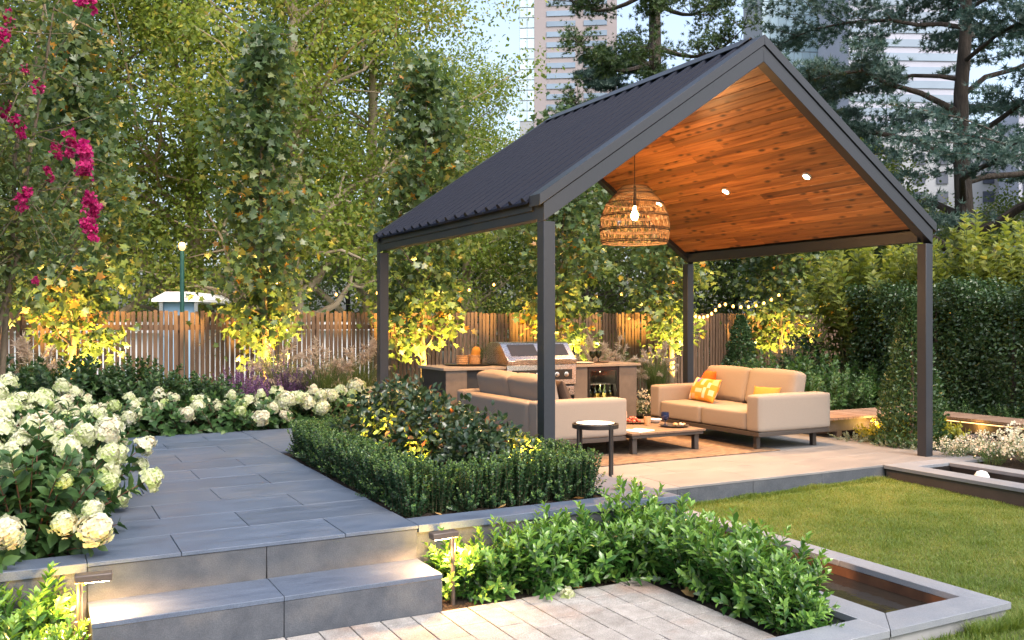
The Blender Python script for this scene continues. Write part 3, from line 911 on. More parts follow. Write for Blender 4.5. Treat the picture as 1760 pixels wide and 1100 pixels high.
# --- second pool beside the pavilion: brown steel side, pale coping
pool = thing('water_pool', (8.0, 4.5, -.62), 'brown steel sided pool with pale coping at the right of the pavilion', 'pool')
def pl(mb): return mb.shift((-8.0, -4.5, .62))
pl(MB().box(7.56, 7.60, 1.6, 6.27, -.62, FZ - .037)).build('steel_side', M['brown_metal'], pool)
for y0, y1 in ((4.6, 6.275), (3.0, 4.597), (1.6, 2.997)):
    pl(MB().box(7.53, 7.775, y0, y1, FZ - .036, FZ)).build('coping_slab', M['coping'], pool, bevel=.003, seg=1)
for y0, y1 in ((4.45, 6.055), (2.9, 4.447)):
    pl(MB().box(8.235, 8.455, y0, y1, FZ - .036, FZ)).build('coping_slab', M['coping'], pool, bevel=.003, seg=1)
pl(MB().box(7.77, 7.78, 1.6, 6.05, -.6, FZ - .037).box(8.23, 8.24, 1.6, 6.05, -.6, FZ - .037).box(7.77, 8.24, 6.045, 6.058, -.6, FZ - .031).box(7.78, 8.23, 1.6, 6.04, -.60, -.58)).build('steel_lining', M['black_metal'], pool)
pl(MB().add([(7.78, 1.6, -.315), (8.23, 1.6, -.315), (8.23, 6.045, -.315), (7.78, 6.045, -.315)], [(0, 1, 2, 3)])).build('water_surface', M['water'], pool)
fm = MB().lathe([(.062, 0), (.070, .03), (.066, .08), (.045, .115), (.0001, .13)], 14)
fo = fm.build('water_jet', M['foam'], None, True, loc=(8.02, 5.55, -.316))
tag(fo, 'small white bubbling water jet in the dark pool', 'fountain')

# ------------------------------------------------------------------ pavilion
PX, PY = 6.09, 8.46
pav = thing('pavilion', (PX, PY, FZ), 'open gabled garden pavilion with charcoal steel frame, dark ribbed roof and timber lined ceiling', 'pavilion')
def pb(mb): return mb.shift((-PX, -PY, 0))
SL = .68
ANG = math.atan(SL)
XL0, XL1, XR0, XR1 = 3.70, 3.81, 8.37, 8.48
YF0, YF1, YB0, YB1 = 6.43, 6.54, 10.38, 10.49
for x0, x1, y0, y1, zb in ((XL0, XL1, YF0, YF1, .20), (XL0, XL1, YB0, YB1, .20), (XR0, XR1, YF0, YF1, 0), (XR0, XR1, YB0, YB1, 0)):
    pb(MB().box(x0, x1, y0, y1, zb, 2.262)).build('post', M['charcoal'], pav, bevel=.003, seg=1)
def zi(x, top): return top - SL * abs(x - PX)
for y0, y1, in ((YF0, YF1), (YB0, YB1)):
    for sx in (-1, 1):
        X = lambda d: PX + sx * d
        d0, d1 = PX - XL1, PX - XL0
        poly = [(X(d1), 2.263), (X(d0), zi(X(d0), 3.885)), (X(.001), 3.884), (X(.001), 4.035), (X(d1), zi(X(d1), 4.035))]
        if sx > 0: poly = poly[::-1]
        pb(MB().prism(poly, 'y', y0, y1)).build('rafter', M['charcoal'], pav, bevel=.002, seg=1)
for y0, y1 in ((YF0 - .014, YF1 + .06), (YB0 - .06, YB1 + .014)):
    for sx in (-1, 1):
        X = lambda d: PX + sx * d
        poly = [(X(2.435), zi(X(2.435), 4.043)), (X(.001), 4.042), (X(.001), 4.137), (X(2.435), zi(X(2.435), 4.137))]
        if sx > 0: poly = poly[::-1]
        pb(MB().prism(poly, 'y', y0, y1)).build('barge_capping', M['charcoal'], pav, bevel=.002, seg=1)
for x0, x1 in ((XL0 + .002, XL1 - .002), (XR0 + .002, XR1 - .002)):
    pb(MB().box(x0, x1, YF1, YB0, 2.285, 2.405)).build('eave_beam', M['charcoal'], pav, bevel=.002, seg=1)
for sx in (-1, 1):
    xa = PX + sx * 2.405
    pb(MB().box(min(xa, xa - sx * .025), max(xa, xa - sx * .025), YF1 + .061, YB0 - .061, 2.36, 2.432)).build('fascia', M['charcoal'], pav, bevel=.002, seg=1)
    # roof sheet with its ribs
    X = lambda d: PX + sx * d
    poly = [(X(2.46), zi(X(2.46), 4.088)), (X(.01), 4.081), (X(.01), 4.101), (X(2.46), zi(X(2.46), 4.108))]
    if sx > 0: poly = poly[::-1]
    rs = pb(MB().prism(poly, 'y', YF1 + .062, YB0 - .062)).build('roof_sheet', M['roof_metal'], pav)
    L = 2.40 / math.cos(ANG)
    rib = MB().prism([(-.034, 0), (.034, 0), (.017, .036), (-.017, .036)], 'x', 0, L).mesh('rib')
    nr = 17
    for i in range(nr):
        yy = YF1 + .11 + (YB0 - YF1 - .22) * i / (nr - 1)
        o = put('rib', rib, M['roof_metal'], rs, (PX + sx * .06 - PX, yy - PY, 4.108 - SL * .06 + .0005))
        o.rotation_euler = (0, ANG, 0) if sx > 0 else (0, ANG, math.pi)
pb(MB().prism([(PX - .16, 4.158 - SL * .16), (PX, 4.158), (PX + .16, 4.158 - SL * .16), (PX + .16, 4.164 - SL * .16), (PX, 4.166), (PX - .16, 4.164 - SL * .16)], 'y', YF1 + .062, YB0 - .062)).build('ridge_cap', M['charcoal'], pav)
# timber lining, board by board, two lengths to a row
rg = random.Random(3)
bw = .0985
n_b = int((2.27 / math.cos(ANG)) / .1)
for sx in (-1, 1):
    for i in range(n_b):
        s = .055 + .1 * i
        cx_, cz_ = sx * s * math.cos(ANG), 3.945 - s * math.sin(ANG)
        j = rg.uniform(YF1 + .9, YB0 - .9)
        for y0, y1 in ((YF1, j - .001), (j + .001, YB0)):
            hw, hl, c = bw / 2, (y1 - y0) / 2, .004
            mb = MB().prism([(-hw, .012), (-hw, .004), (-hw + c, 0), (hw - c, 0), (hw, .004), (hw, .012)], 'y', -hl, hl)
            o = mb.build('lining_board', M['lining'], pav, loc=(cx_, (y0 + y1) / 2 - PY, cz_ + rg.uniform(-.001, .001)))
            o.rotation_euler = (0, sx * ANG, 0)
# recessed downlights on both slopes
dl_mesh = MB().lathe([(.038, -.014), (.050, -.014), (.054, -.006), (.052, .01), (.038, .01)], 20, loop=True).mesh('downlight', True)
ln_mesh = MB().lathe([(0.0001, -.010), (.036, -.010), (.036, -.002), (.0001, -.002)], 16).mesh('lens')
for sx in (-1, 1):
    for yy in (7.21, 8.51, 9.83):
        dx = 1.36
        z = 3.945 - SL * dx - .004
        o = put('downlight', dl_mesh, M['white_ceramic'], pav, (sx * dx, yy - PY, z), (0, sx * ANG, 0))
        put('lens', ln_mesh, M['lens_glow'], o)
        light('downlight_spot', 'SPOT', (sx * dx, yy - PY, z - .05), 165, WARM, pav, target=(sx * (dx - .25), yy - PY, 0), size=118, blend=.75, radius=.03)

# ------------------------------------------------------------------ pendant lamp of woven cane
pend = thing('pendant_lamp', (6.09, 8.50, FZ + 2.33), 'large woven cane pendant lamp hanging lit under the ridge', 'pendant lamp')
MB().tube([(0, 0, .655), (0, 0, 1.60)], .005, 6).build('cord', M['black_metal'], pend)
prof = [(.372, 0.0), (.385, .06), (.393, .15), (.390, .24), (.375, .33), (.335, .43), (.275, .51), (.20, .57), (.19, .61), (.155, .64), (.06, .66)]
def pr_at(z):
    zs = [p[1] for p in prof]
    return float(np.interp(z, zs, [p[0] for p in prof]))
cane = pmat('cane', (.11, .06, .025), (.22, .13, .055), 20, (1, 1, 1), .7, coord='obj')
sh = MB()
nv = 84
for k in range(nv):
    a = 2 * math.pi * k / nv
    sh.tube([(r * math.cos(a), r * math.sin(a), z) for r, z in prof], .0018, 3, cap=False)
for z0, z1 in ((.17, .29), (.31, .44), (.03, .13)):
    n = 26
    for k in range(n):
        a0, a1 = 2 * math.pi * k / n, 2 * math.pi * (k + .5) / n
        a2 = 2 * math.pi * (k + 1) / n
        r0, r1 = pr_at(z0) + .004, pr_at(z1) + .004
        sh.tube([(r0 * math.cos(a0), r0 * math.sin(a0), z0), (r1 * math.cos(a1), r1 * math.sin(a1), z1)], .003, 3, cap=False)
        sh.tube([(r1 * math.cos(a1), r1 * math.sin(a1), z1), (r0 * math.cos(a2), r0 * math.sin(a2), z0)], .003, 3, cap=False)
sh.build('shade', cane, pend, True, sharp=80)
darkcane = pmat('dark_cane', (.035, .02, .01), (.07, .04, .02), 20, (1, 1, 1), .7, coord='obj')
for z, t in ((.0, .008), (.022, .006), (.14, .008), (.158, .006), (.30, .008), (.318, .005), (.45, .008), (.56, .008), (.60, .007), (.645, .007)):
    MB().ring((0, 0, z), pr_at(z) + .003, t, 40, 6).build('hoop', darkcane, pend, True, sharp=80)
MB().lathe([(.0001, .0), (.022, .004), (.04, .03), (.046, .055), (.04, .085), (.022, .11), (.016, .13), (.016, .16), (.0001, .16)], 18).build('bulb', M['lamp_bulb'], pend, True, loc=(0, 0, .26), sharp=80)
MB().tube([(0, 0, .42), (0, 0, .655)], .017, 10).build('lamp_holder', M['black_metal'], pend)
light('pendant_light', 'POINT', (0, 0, .20), 40, WARM, pend, radius=.06)

# ------------------------------------------------------------------ furniture
rug = MB().box(-1.24, 1.24, -1.25, 1.25, 0, .012).build('rug', M['rug'], None, bevel=.004, loc=(6.10, 8.74, FZ + .0015))
tag(rug, 'woven brown rug under the low table between the sofas', 'rug')

def sofa(loc, rz, label, seed):
    W, D = 1.98, 1.10
    t = thing('sofa', loc, label, 'sofa', 'sofas facing each other in the pavilion', rz)
    MB().box(-W / 2 + .01, W / 2 - .01, -D / 2 + .01, D / 2 - .01, .165, .212).build('base_frame', M['taupe_metal'], t, bevel=.004)
    for sx in (-1, 1):
        for sy in (-1, 1):
            x, yv = sx * (W / 2 - .16), sy * (D / 2 - .12)
            MB().box(x - .028, x + .028, yv - .028, yv + .028, 0, .164).build('leg', M['taupe_metal'], t, bevel=.003, seg=1)
    aw = .20
    for i, sx in enumerate((-1, 1)):
        puff(aw, D, .405, .028, .006, 12, seed=seed + i).build('arm', M['fabric'], t, True, loc=(sx * (W / 2 - aw / 2), 0, .214), sharp=80)
    puff(W - 2 * aw - .004, .20, .385, .028, .005, 12, seed=seed + 3).build('back_panel', M['fabric'], t, True, loc=(0, D / 2 - .10, .214), sharp=80)
    sw = (W - 2 * aw) / 2
    for i, sx in enumerate((-1, 1)):
        puff(sw - .006, D - .21, .215, .032, .012, 12, seed=seed + 5 + i).build('seat_cushion', M['fabric'], t, True, loc=(sx * sw / 2, -.10, .214), sharp=80)
        o = puff(sw - .01, .20, .43, .045, .020, 12, seed=seed + 8 + i).build('back_cushion', M['fabric'], t, True, loc=(sx * sw / 2, D / 2 - .335, .425), sharp=80)
        o.rotation_euler = (R(-13), 0, 0)
    return t
sofa((7.575, 8.485, FZ), -math.pi / 2, 'pale beige two seat sofa with orange cushions, lit by the ceiling lights', 20)
sofa((5.06, 8.95, FZ + .0), math.pi / 2, 'pale beige sofa seen from behind, next to the post and the clipped hedge', 40)

def cushion(name, w, h, th, mat, loc, rot, label, seed):
    n = 14
    rng = np.random.default_rng(seed)
    idx, vs_, fs = {}, [], []
    for s_ in (-1, 1):
        for i in range(n + 1):
            for j in range(n + 1):
                u, v = 2 * i / n - 1, 2 * j / n - 1
                edge = (1 - u ** 2) * (1 - v ** 2)
                pin = 1 - .055 * (1 - abs(u) ** 4) * abs(v) ** 3, 1 - .055 * (1 - abs(v) ** 4) * abs(u) ** 3
                z = s_ * (th / 2 * edge ** .42 + .004)
                if i in (0, n) or j in (0, n): z = s_ * .004
                vs_.append((u * w / 2 * pin[1], z + rng.normal(0, .0012), v * h / 2 * pin[0] + h / 2))
    m = (n + 1) ** 2
    for i in range(n):
        for j in range(n):
            a = i * (n + 1) + j
            fs.append((a, a + 1, a + n + 2, a + n + 1))
            fs.append((a + m, a + n + 1 + m, a + n + 2 + m, a + 1 + m))
    rim = [i * (n + 1) for i in range(n + 1)] + [n * (n + 1) + j for j in range(1, n + 1)] + [i * (n + 1) + n for i in range(n - 1, -1, -1)] + [j for j in range(n - 1, 0, -1)]
    for a, b in zip(rim, rim[1:] + rim[:1]):
        fs.append((a, b, b + m, a + m))
    mb = MB(); mb.v = vs_; mb.f = fs
    o = mb.build(name, mat, None, True, loc=loc, rot=rot, sharp=100)
    return tag(o, label, 'cushion')

def patchwork():
    """printed blocks: mustard ground with cream, peach and one violet square"""
    m, nt, p, out = _nodes('patchwork_print')
    N, Lk = nt.nodes.new, nt.links.new
    src = N('ShaderNodeTexCoord').outputs['Object']
    sep = N('ShaderNodeSeparateXYZ'); Lk(src, sep.inputs[0])
    col = None
    base = N('ShaderNodeRGB'); base.outputs[0].default_value = (.55, .21, .018, 1); col = base.outputs[0]
    rects = [(-.26, -.17, .17, .30, (0.56, 0.45, 0.32)), (-.17, -.09, .235, .30, (0.12, 0.06, 0.30)), (-.26, -.20, .0, .08, (0.56, 0.43, 0.33)), (-.10, .06, .10, .15, (0.58, 0.42, 0.30)), (-.17, -.09, .02, .08, (0.55, 0.30, 0.16)),
             (.08, .14, .04, .17, (0.58, 0.46, 0.35)), (.14, .20, .17, .24, (0.58, 0.46, 0.35)), (.20, .27, .08, .15, (0.58, 0.43, 0.29)), (-.02, .05, .20, .30, (0.58, 0.45, 0.32)), (.20, .28, .22, .30, (0.59, 0.37, 0.16)), (-.09, .0, .0, .05, (0.60, 0.32, 0.04))]
    for x0, x1, z0, z1, c in rects:
        acc = None
        for ax, lo, hi in ((0, x0, x1), (2, z0, z1)):
            for op, v in (('GREATER_THAN', lo), ('LESS_THAN', hi)):
                mt = N('ShaderNodeMath'); mt.operation = op; Lk(sep.outputs[ax], mt.inputs[0]); mt.inputs[1].default_value = v
                if acc is None: acc = mt.outputs[0]
                else:
                    mu = N('ShaderNodeMath'); mu.operation = 'MULTIPLY'; Lk(acc, mu.inputs[0]); Lk(mt.outputs[0], mu.inputs[1]); acc = mu.outputs[0]
        mx = N('ShaderNodeMix'); mx.data_type = 'RGBA'
        Lk(acc, mx.inputs[0]); Lk(col, mx.inputs[6]); mx.inputs[7].default_value = (*c, 1)
        col = mx.outputs[2]
    Lk(col, p.inputs['Base Color'])
    p.inputs['Roughness'].default_value = .85
    return m
SEAT = FZ + .432
cushion('orange_cushion', .46, .40, .15, M['orange_fabric'], (7.60, 9.17, SEAT), (R(-22), 0, R(-118)), 'plain bright orange cushion at the far end of the lit sofa', 1)
cushion('patterned_cushion', .60, .31, .14, patchwork(), (7.34, 8.86, SEAT + .005), (R(-24), 0, R(-100)), 'mustard and cream block print cushion with one violet square', 2)
cushion('mustard_cushion', .34, .26, .12, M['mustard_fabric'], (7.50, 7.94, SEAT + .005), (R(-28), 0, R(-72)), 'small mustard cushion behind the near arm of the lit sofa', 3)
cushion('dark_cushion', .50, .40, .15, M['dark_fabric'], (5.08, 8.34, SEAT + .005), (R(-20), 0, R(78)), 'dark brown cushion on the sofa seen from behind', 4)

ct = thing('coffee_table', (6.11, 8.45, FZ + .0135), 'low slatted timber coffee table on the rug', 'coffee table')
MB().box(-.48, .48, -.55, .55, .172, .208).build('apron', M['taupe_metal'], ct, bevel=.003, seg=1)
for i in range(9):
    x0 = -.50 + i * 1.0 / 9
    MB().box(x0 + .0015, x0 + 1.0 / 9 - .0015, -.57, .57, .2085, .230).build('tabletop_slat', M['table_wood'], ct, bevel=.002, seg=1)
for sx in (-1, 1):
    for sy in (-1, 1):
        MB().box(sx * .42 - .03, sx * .42 + .03, sy * .48 - .03, sy * .48 + .03, 0, .1715).build('leg', M['taupe_metal'], ct, bevel=.003, seg=1)
TT = FZ + .0135 + .2305

def vessel(name, prof, mat, loc, label, cat, n=24, group=None):
    o = MB().lathe(prof, n).build(name, mat, None, True, loc=loc, sharp=60)
    return tag(o, label, cat, group)
vs_t = thing('vase', (6.02, 8.72, TT), 'peach clay vase of cream flowers on the coffee table', 'vase')
MB().lathe([(.06, 0), (.085, .02), (.098, .08), (.095, .14), (.085, .17), (.088, .18), (.078, .18), (.07, .10), (.0001, .09)], 24).build('pot', M['terracotta'], vs_t, True, sharp=60)
rng = np.random.default_rng(5)
def flower_ball(rng, r, n, size, mat, tall=1.0, tone=.55):
    d = unit(rng.normal(0, 1, (n, 3)))
    d[:, 2] = np.abs(d[:, 2]) * 1.1 - .25
    d = unit(d)
    ph = rng.uniform(0, 6, 4)
    lump = 1 + .16 * np.sin(5 * d[:, 0] + ph[0]) * np.sin(5 * d[:, 1] + ph[1]) + .12 * np.sin(7 * d[:, 2] + ph[2])
    P = d * r * (rng.uniform(.72, 1.08, n) * lump)[:, None] * np.array([1, 1, tall])
    P[:, :2] *= np.clip(1.15 - .55 * d[:, 2], .4, 1.3)[:, None]
    Pp, D, Nn, S, T = [], [], [], [], []
    for q in range(4):
        a = q * math.pi / 2 + rng.uniform(-.3, .3, n)
        u = unit(np.cross(d, np.array([.31, .52, .79])))
        w = np.cross(d, u)
        rr = u * np.cos(a)[:, None] + w * np.sin(a)[:, None]
        Pp.append(P); D.append(rr + d * .35); Nn.append(d + rng.normal(0, .15, (n, 3))); S.append(size * rng.uniform(.8, 1.2, n))
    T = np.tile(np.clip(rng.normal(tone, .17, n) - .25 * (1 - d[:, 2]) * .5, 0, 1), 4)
    return leaf_mesh('flower', np.concatenate(Pp), np.concatenate(D), np.concatenate(Nn), np.concatenate(S), T_PETAL, T, M[mat])
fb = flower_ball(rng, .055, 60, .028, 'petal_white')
for p in ((-.05, -.02, .21), (.03, .04, .24), (-.02, .05, .20)):
    put('flower', fb, None, vs_t, p)
st = MB()
for p in ((-.05, -.02, .20), (.03, .04, .23), (-.02, .05, .19)): st.tube([(0, 0, .09), p], .004, 5)
st.build('stem', M['stem_green'], vs_t)
plate_p = [(.0001, 0), (.09, 0), (.13, .008), (.165, .016), (.168, .020), (.13, .014), (.0001, .010)]
vessel('serving_plate', plate_p, M['dark_ceramic'], (6.42, 8.20, TT), 'dark round plate with snacks near the table corner', 'plate')
pt = thing('pastries', (6.45, 8.18, TT + .0165), 'small brown pastries on the dark plate', 'food')
for i, (a, b) in enumerate(((.0, .04), (.06, .02), (-.05, -.03), (.02, -.05), (.07, -.03))):
    puff(.05, .035, .022, .01, .003, 5).build('pastry', M['terracotta'] if i % 2 else M['wicker'], pt, True, loc=(a, b, 0), rot=(0, 0, i))
wine_p = [(.0001, 0), (.033, 0), (.034, .003), (.006, .008), (.005, .05), (.02, .06), (.042, .085), (.046, .115), (.043, .15), (.040, .15), (.042, .115), (.036, .085), (.0001, .066)]
vessel('wine_goblet', wine_p, M['blue_glass'], (6.33, 8.25, TT + .013), 'dark blue stemmed goblet standing on the dark plate', 'glass')
tum_p = [(.0001, 0), (.036, 0), (.040, .05), (.043, .10), (.040, .10), (.036, .012), (.0001, .010)]
vessel('amber_tumbler', tum_p, M['amber_glass'], (6.24, 8.46, TT), 'peach glass tumbler between the fruit plate and the goblet', 'glass')
vessel('fruit_plate', plate_p, M['table_wood'], (6.22, 8.72, TT), 'flat wooden plate of red fruit beside the vase', 'plate')
fr = thing('red_fruit', (6.22, 8.72, TT + .012), 'heap of cut red fruit on the wooden plate', 'food')
rg = random.Random(8)
for i in range(12):
    a, q = i * 2.4, .028 * math.sqrt(i)
    puff(.042, .036, .032, .014, .002, 5).build('fruit', M['red_fruit'], fr, True, loc=(q * math.cos(a), q * math.sin(a), .001 + (.026 if i < 4 else 0)), rot=(rg.uniform(-.2, .2), rg.uniform(-.2, .2), rg.uniform(0, 3)))
vessel('white_bowl', [(.0001, 0), (.04, 0), (.07, .02), (.085, .045), (.08, .045), (.06, .02), (.0001, .012)], M['white_ceramic'], (6.46, 8.62, TT), 'shallow white bowl at the sofa side of the table', 'bowl')
mag = MB()
for k in range(9):
    x = -.14 + .28 * k / 8
    mag.v.append((x, -.10, .008 + .010 * math.sin(math.pi * k / 4) ** 2)); mag.v.append((x, .10, .008 + .010 * math.sin(math.pi * k / 4 + .2) ** 2))
    mag.v.append((x, .10, .0)); mag.v.append((x, -.10, .0))
for k in range(8):
    for j in range(4):
        a, b = 4 * k + j, 4 * k + (j + 1) % 4
        mag.f.append((a, b, b + 4, a + 4))
mag.f += [(3, 2, 1, 0), (32, 33, 34, 35)]
tag(mag.build('folded_napkin', M['paper'], None, True, loc=(5.84, 8.06, TT), rot=(0, 0, .3)), 'loosely folded cream napkin at the near edge of the table', 'napkin')

sd_t = thing('side_table', (4.60, 7.04, FZ), 'round black side table with four legs behind the clipped hedge', 'side table')
MB().lathe([(.200, .455), (.215, .455), (.215, .492), (.200, .492)], 36, loop=True).build('rim', M['black_metal'], sd_t, True, sharp=50)
MB().lathe([(.0001, .462), (.1995, .462), (.1995, .482), (.0001, .482)], 36).build('tabletop', M['black_metal'], sd_t, True, sharp=50)
for k in range(4):
    a = R(8) + k * math.pi / 2
    MB().tube([(.206 * math.cos(a), .206 * math.sin(a), 0), (.206 * math.cos(a), .206 * math.sin(a), .50)], .0145, 10).build('leg', M['black_metal'], sd_t, True, sharp=50)
vessel('round_tray', [(.0001, 0), (.165, 0), (.178, .018), (.172, .018), (.160, .006), (.0001, .005)], M['white_ceramic'], (4.60, 7.04, FZ + .4825), 'shallow cream tray on the round black side table', 'tray', 32)

# ------------------------------------------------------------------ outdoor kitchen
KY0, KY1, KT = 10.30, 11.15, .852
kt = thing('outdoor_kitchen', (6.0, 10.72, FZ), 'long outdoor kitchen bench with stone top and charcoal end panel', 'kitchen bench')
def kb(mb): return mb.shift((-6.0, -10.72, 0))
kb(MB().box(4.50, 5.37, KY0, KY1, KT - .035, KT).box(5.37, 6.41, 10.86, KY1, KT - .0352, KT - .0003).box(6.41, 7.49, KY0, KY1, KT - .035, KT)).build('worktop', M['counter_top'], kt, bevel=.003, seg=1)
kb(MB().box(4.54, 4.58, KY0 + .05, KY1 - .02, .0, KT - .036)).build('end_panel', M['counter_dark'], kt)
kb(MB().box(7.40, 7.44, KY0 + .05, KY1 - .02, .0, KT - .036)).build('end_panel', M['counter_dark'], kt)
for x0, x1 in ((4.545, 4.83), (5.12, 5.36), (6.415, 6.625), (7.145, 7.435)):
    kb(MB().box(x0, x1, KY0 + .03, KY0 + .049, .0, KT - .037)).build('front_panel', M['counter_panel'], kt, bevel=.002, seg=1)
kb(MB().box(4.835, 5.115, KY0 + .10, KY0 + .12, .02, KT - .037)).build('cabinet_door', M['counter_dark'], kt, bevel=.002, seg=1)
kb(MB().box(4.59, 6.62, KY1 - .10, KY1 - .06, .0, KT - .038).box(7.15, 7.39, KY1 - .10, KY1 - .06, .0, KT - .038)).build('back_panel', M['counter_dark'], kt)
kb(MB().box(5.37, 6.41, KY0 + .06, KY0 + .08, .0, .42)).build('cabinet_door', M['counter_dark'], kt)

gr = thing('barbecue', (5.89, 10.45, FZ + .43), 'stainless steel gas barbecue with closed windowed hood set in the bench', 'barbecue')
def gb(mb): return mb.shift((-5.89, -10.45, -.43))
gb(MB().box(5.375, 6.405, KY0 + .02, 10.85, .435, .86)).build('firebox', M['grill_black'], gr)
gb(MB().box(5.372, 6.408, KY0 - .035, KY0 + .019, .60, .865)).build('control_panel', M['stainless'], gr, bevel=.006)
gb(MB().box(5.44, 6.34, KY0 - .0385, KY0 - .0352, .665, .80)).build('control_strip', M['grill_black'], gr)
hp = [(10.255, .868), (10.245, .925), (10.30, .965), (10.47, 1.135), (10.53, 1.155), (10.80, 1.155), (10.855, 1.12), (10.87, .868)]
gb(MB().prism([(p[0], p[1]) for p in hp], 'x', 5.375, 6.405)).build('hood', M['stainless'], gr, bevel=.006)
n_ = (-.707, .707)
for x0, x1 in ((5.46, 5.86), (5.92, 6.32)):
    a, b = (10.318, .983), (10.462, 1.127)
    e = .004
    hw = MB().add([(x, p[0] - e * .7 * k, p[1] + e * .7 * k) for k in (.2, 1) for p in (a, b) for x in (x0, x1)],
                  [(4, 5, 7, 6), (0, 2, 3, 1), (0, 1, 5, 4), (2, 6, 7, 3), (0, 4, 6, 2), (1, 3, 7, 5)])
    gb(hw).build('hood_window', M['hood_window'], gr)
hd = gb(MB().tube([(5.47, 10.215, .935), (6.31, 10.215, .935)], .012, 10)).build('handle', M['stainless'], gr, True)
gb(MB().box(5.50, 5.52, 10.215, 10.26, .928, .942).box(6.26, 6.28, 10.215, 10.26, .928, .942)).build('handle_bracket', M['stainless'], gr)
for k in range(6):
    x = 5.53 + k * .144
    mb = MB().lathe([(.034, 0), (.034, .006), (.024, .008), (.021, .03), (.0001, .032)], 16)
    o = mb.build('knob', M['stainless'], gr, True, loc=(x - 5.89, KY0 - .039 - 10.45, .733 - .43), rot=(R(90), 0, 0), sharp=50)
tr_ = gb(MB().box(5.40, 6.38, KY0 - .03, KY0 + .015, .455, .575)).build('drip_tray', M['stainless'], gr, bevel=.004)
for k in range(15):
    x = 5.50 + k * .055
    s_ = MB().add([(x, KY0 - .032, .485), (x + .018, KY0 - .032, .485), (x + .042, KY0 - .032, .545), (x + .024, KY0 - .032, .545)] + [(x, KY0 - .0302, .485), (x + .018, KY0 - .0302, .485), (x + .042, KY0 - .0302, .545), (x + .024, KY0 - .0302, .545)], [(0, 1, 2, 3), (0, 4, 5, 1), (1, 5, 6, 2), (2, 6, 7, 3), (3, 7, 4, 0)])
    o = gb(s_).build('vent_slot', M['grill_black'], tr_)

fg = thing('bar_fridge', (6.885, 10.6, FZ + .02), 'glass door drinks fridge of bottles built into the bench', 'fridge')
x0, x1, y0, y1, z1 = -.245, .245, -.24, .30, .79
MB().box(x0, x0 + .03, y0, y1, 0, z1).box(x1 - .03, x1, y0, y1, 0, z1).box(x0 + .0305, x1 - .0305, y0, y1, z1 - .03, z1 - .0005).box(x0 + .0305, x1 - .0305, y0, y1, .0005, .06).box(x0 + .0305, x1 - .0305, y1 - .02, y1 - .001, .061, z1 - .031).build('cabinet', M['grill_black'], fg)
dr = MB().box(x0, x0 + .028, y0 - .03, y0 - .003, .02, z1).box(x1 - .028, x1, y0 - .03, y0 - .003, .02, z1).box(x0 + .0285, x1 - .0285, y0 - .0295, y0 - .0035, z1 - .05, z1 - .0005).box(x0 + .0285, x1 - .0285, y0 - .0295, y0 - .0035, .0205, .07).build('door_frame', M['grill_black'], fg)
MB().box(x0 + .0285, x1 - .0285, y0 - .02, y0 - .014, .0705, z1 - .0505).build('glass_pane', M['clear_glass'], dr)
for z in (.33, .55):
    MB().box(x0 + .031, x1 - .031, y0 + .02, y1 - .022, z - .006, z).build('shelf', M['stainless'], fg)
MB().box(x0 + .06, x1 - .06, y0 + .01, y0 + .02, z1 - .045, z1 - .035).build('lamp_strip', emat('fridge_lamp', (1, .86, .62), 4), fg)
light('fridge_light', 'POINT', (0, y0 + .06, z1 - .07), 3.0, (1, .8, .5), fg, radius=.004)
light('fridge_light', 'POINT', (0, y0 + .05, .535), 3.5, (1, .8, .5), fg, radius=.004)
bprof = [(.0001, 0), (.030, 0), (.032, .01), (.032, .115), (.026, .135), (.013, .155), (.0125, .20), (.014, .202), (.014, .212), (.0001, .212)]
def bottle(loc, label, group=None, s=1.0):
    t = thing('bottle', loc, label, 'bottle', group)
    t.scale = (s, s, s)
    MB().lathe(bprof, 14).build('glass_body', M['bottle_glass'], t, True, sharp=60)
    MB().lathe([(.0325, .03), (.0328, .032), (.0328, .095), (.0325, .097)], 14, loop=True).build('paper_label', M['bottle_label'], t, True, sharp=60)
    return t
for i in range(5):
    bottle((6.885 - .17 + .085 * i, 10.43, FZ + .02 + .3305), ORD[i] + ' wine bottle from the barbecue side on the middle fridge shelf', 'bottles on the fridge shelf')
for i in range(4):
    bottle((6.885 - .14 + .09 * i, 10.47, FZ + .02 + .0605), ORD[i] + ' bottle from the barbecue side on the fridge floor', 'bottles on the fridge floor')
KZ = FZ + KT + .0005
vessel('round_dark_tray', [(.0001, 0), (.31, 0), (.33, .02), (.32, .02), (.30, .008), (.0001, .006)], M['dark_ceramic'], (5.10, 10.84, KZ), 'large round black tray on the worktop left of the barbecue', 'tray', 40)
def jar(loc, label, s):
    t = thing('wicker_jar', loc, label, 'jar')
    t.scale = (s, s, s)
    MB().lathe([(.0001, 0), (.06, 0), (.072, .02), (.075, .07), (.07, .12), (.062, .125), (.062, .012), (.0001, .012)], 20).build('wicker_sleeve', M['wicker'], t, True, sharp=60)
    for z in (.02, .045, .07, .095, .12): MB().ring((0, 0, z), .0735, .006, 24, 5).build('weave_band', M['wicker'], t, True, sharp=80)
    return t
jar((4.98, 10.80, KZ + .0065), 'woven jar with a glass flask on the black tray', 1.0)
jar((5.17, 10.82, KZ + .0065), 'woven jar holding a yellow loaf on the black tray', 1.05)
vessel('glass_flask', [(.0001, 0), (.04, 0), (.045, .08), (.03, .14), (.022, .20), (.028, .22), (.024, .22), (.0001, .21)], M['clear_glass'], (4.98, 10.80, KZ + .020), 'tall clear flask standing in the woven jar', 'flask')
tag(puff(.12, .10, .15, .045, .01, 8).build('bread_loaf', M['mustard_fabric'], None, True, loc=(5.17, 10.82, KZ + .09), rot=(.2, .1, .4)), 'golden loaf sticking out of the woven jar', 'bread')
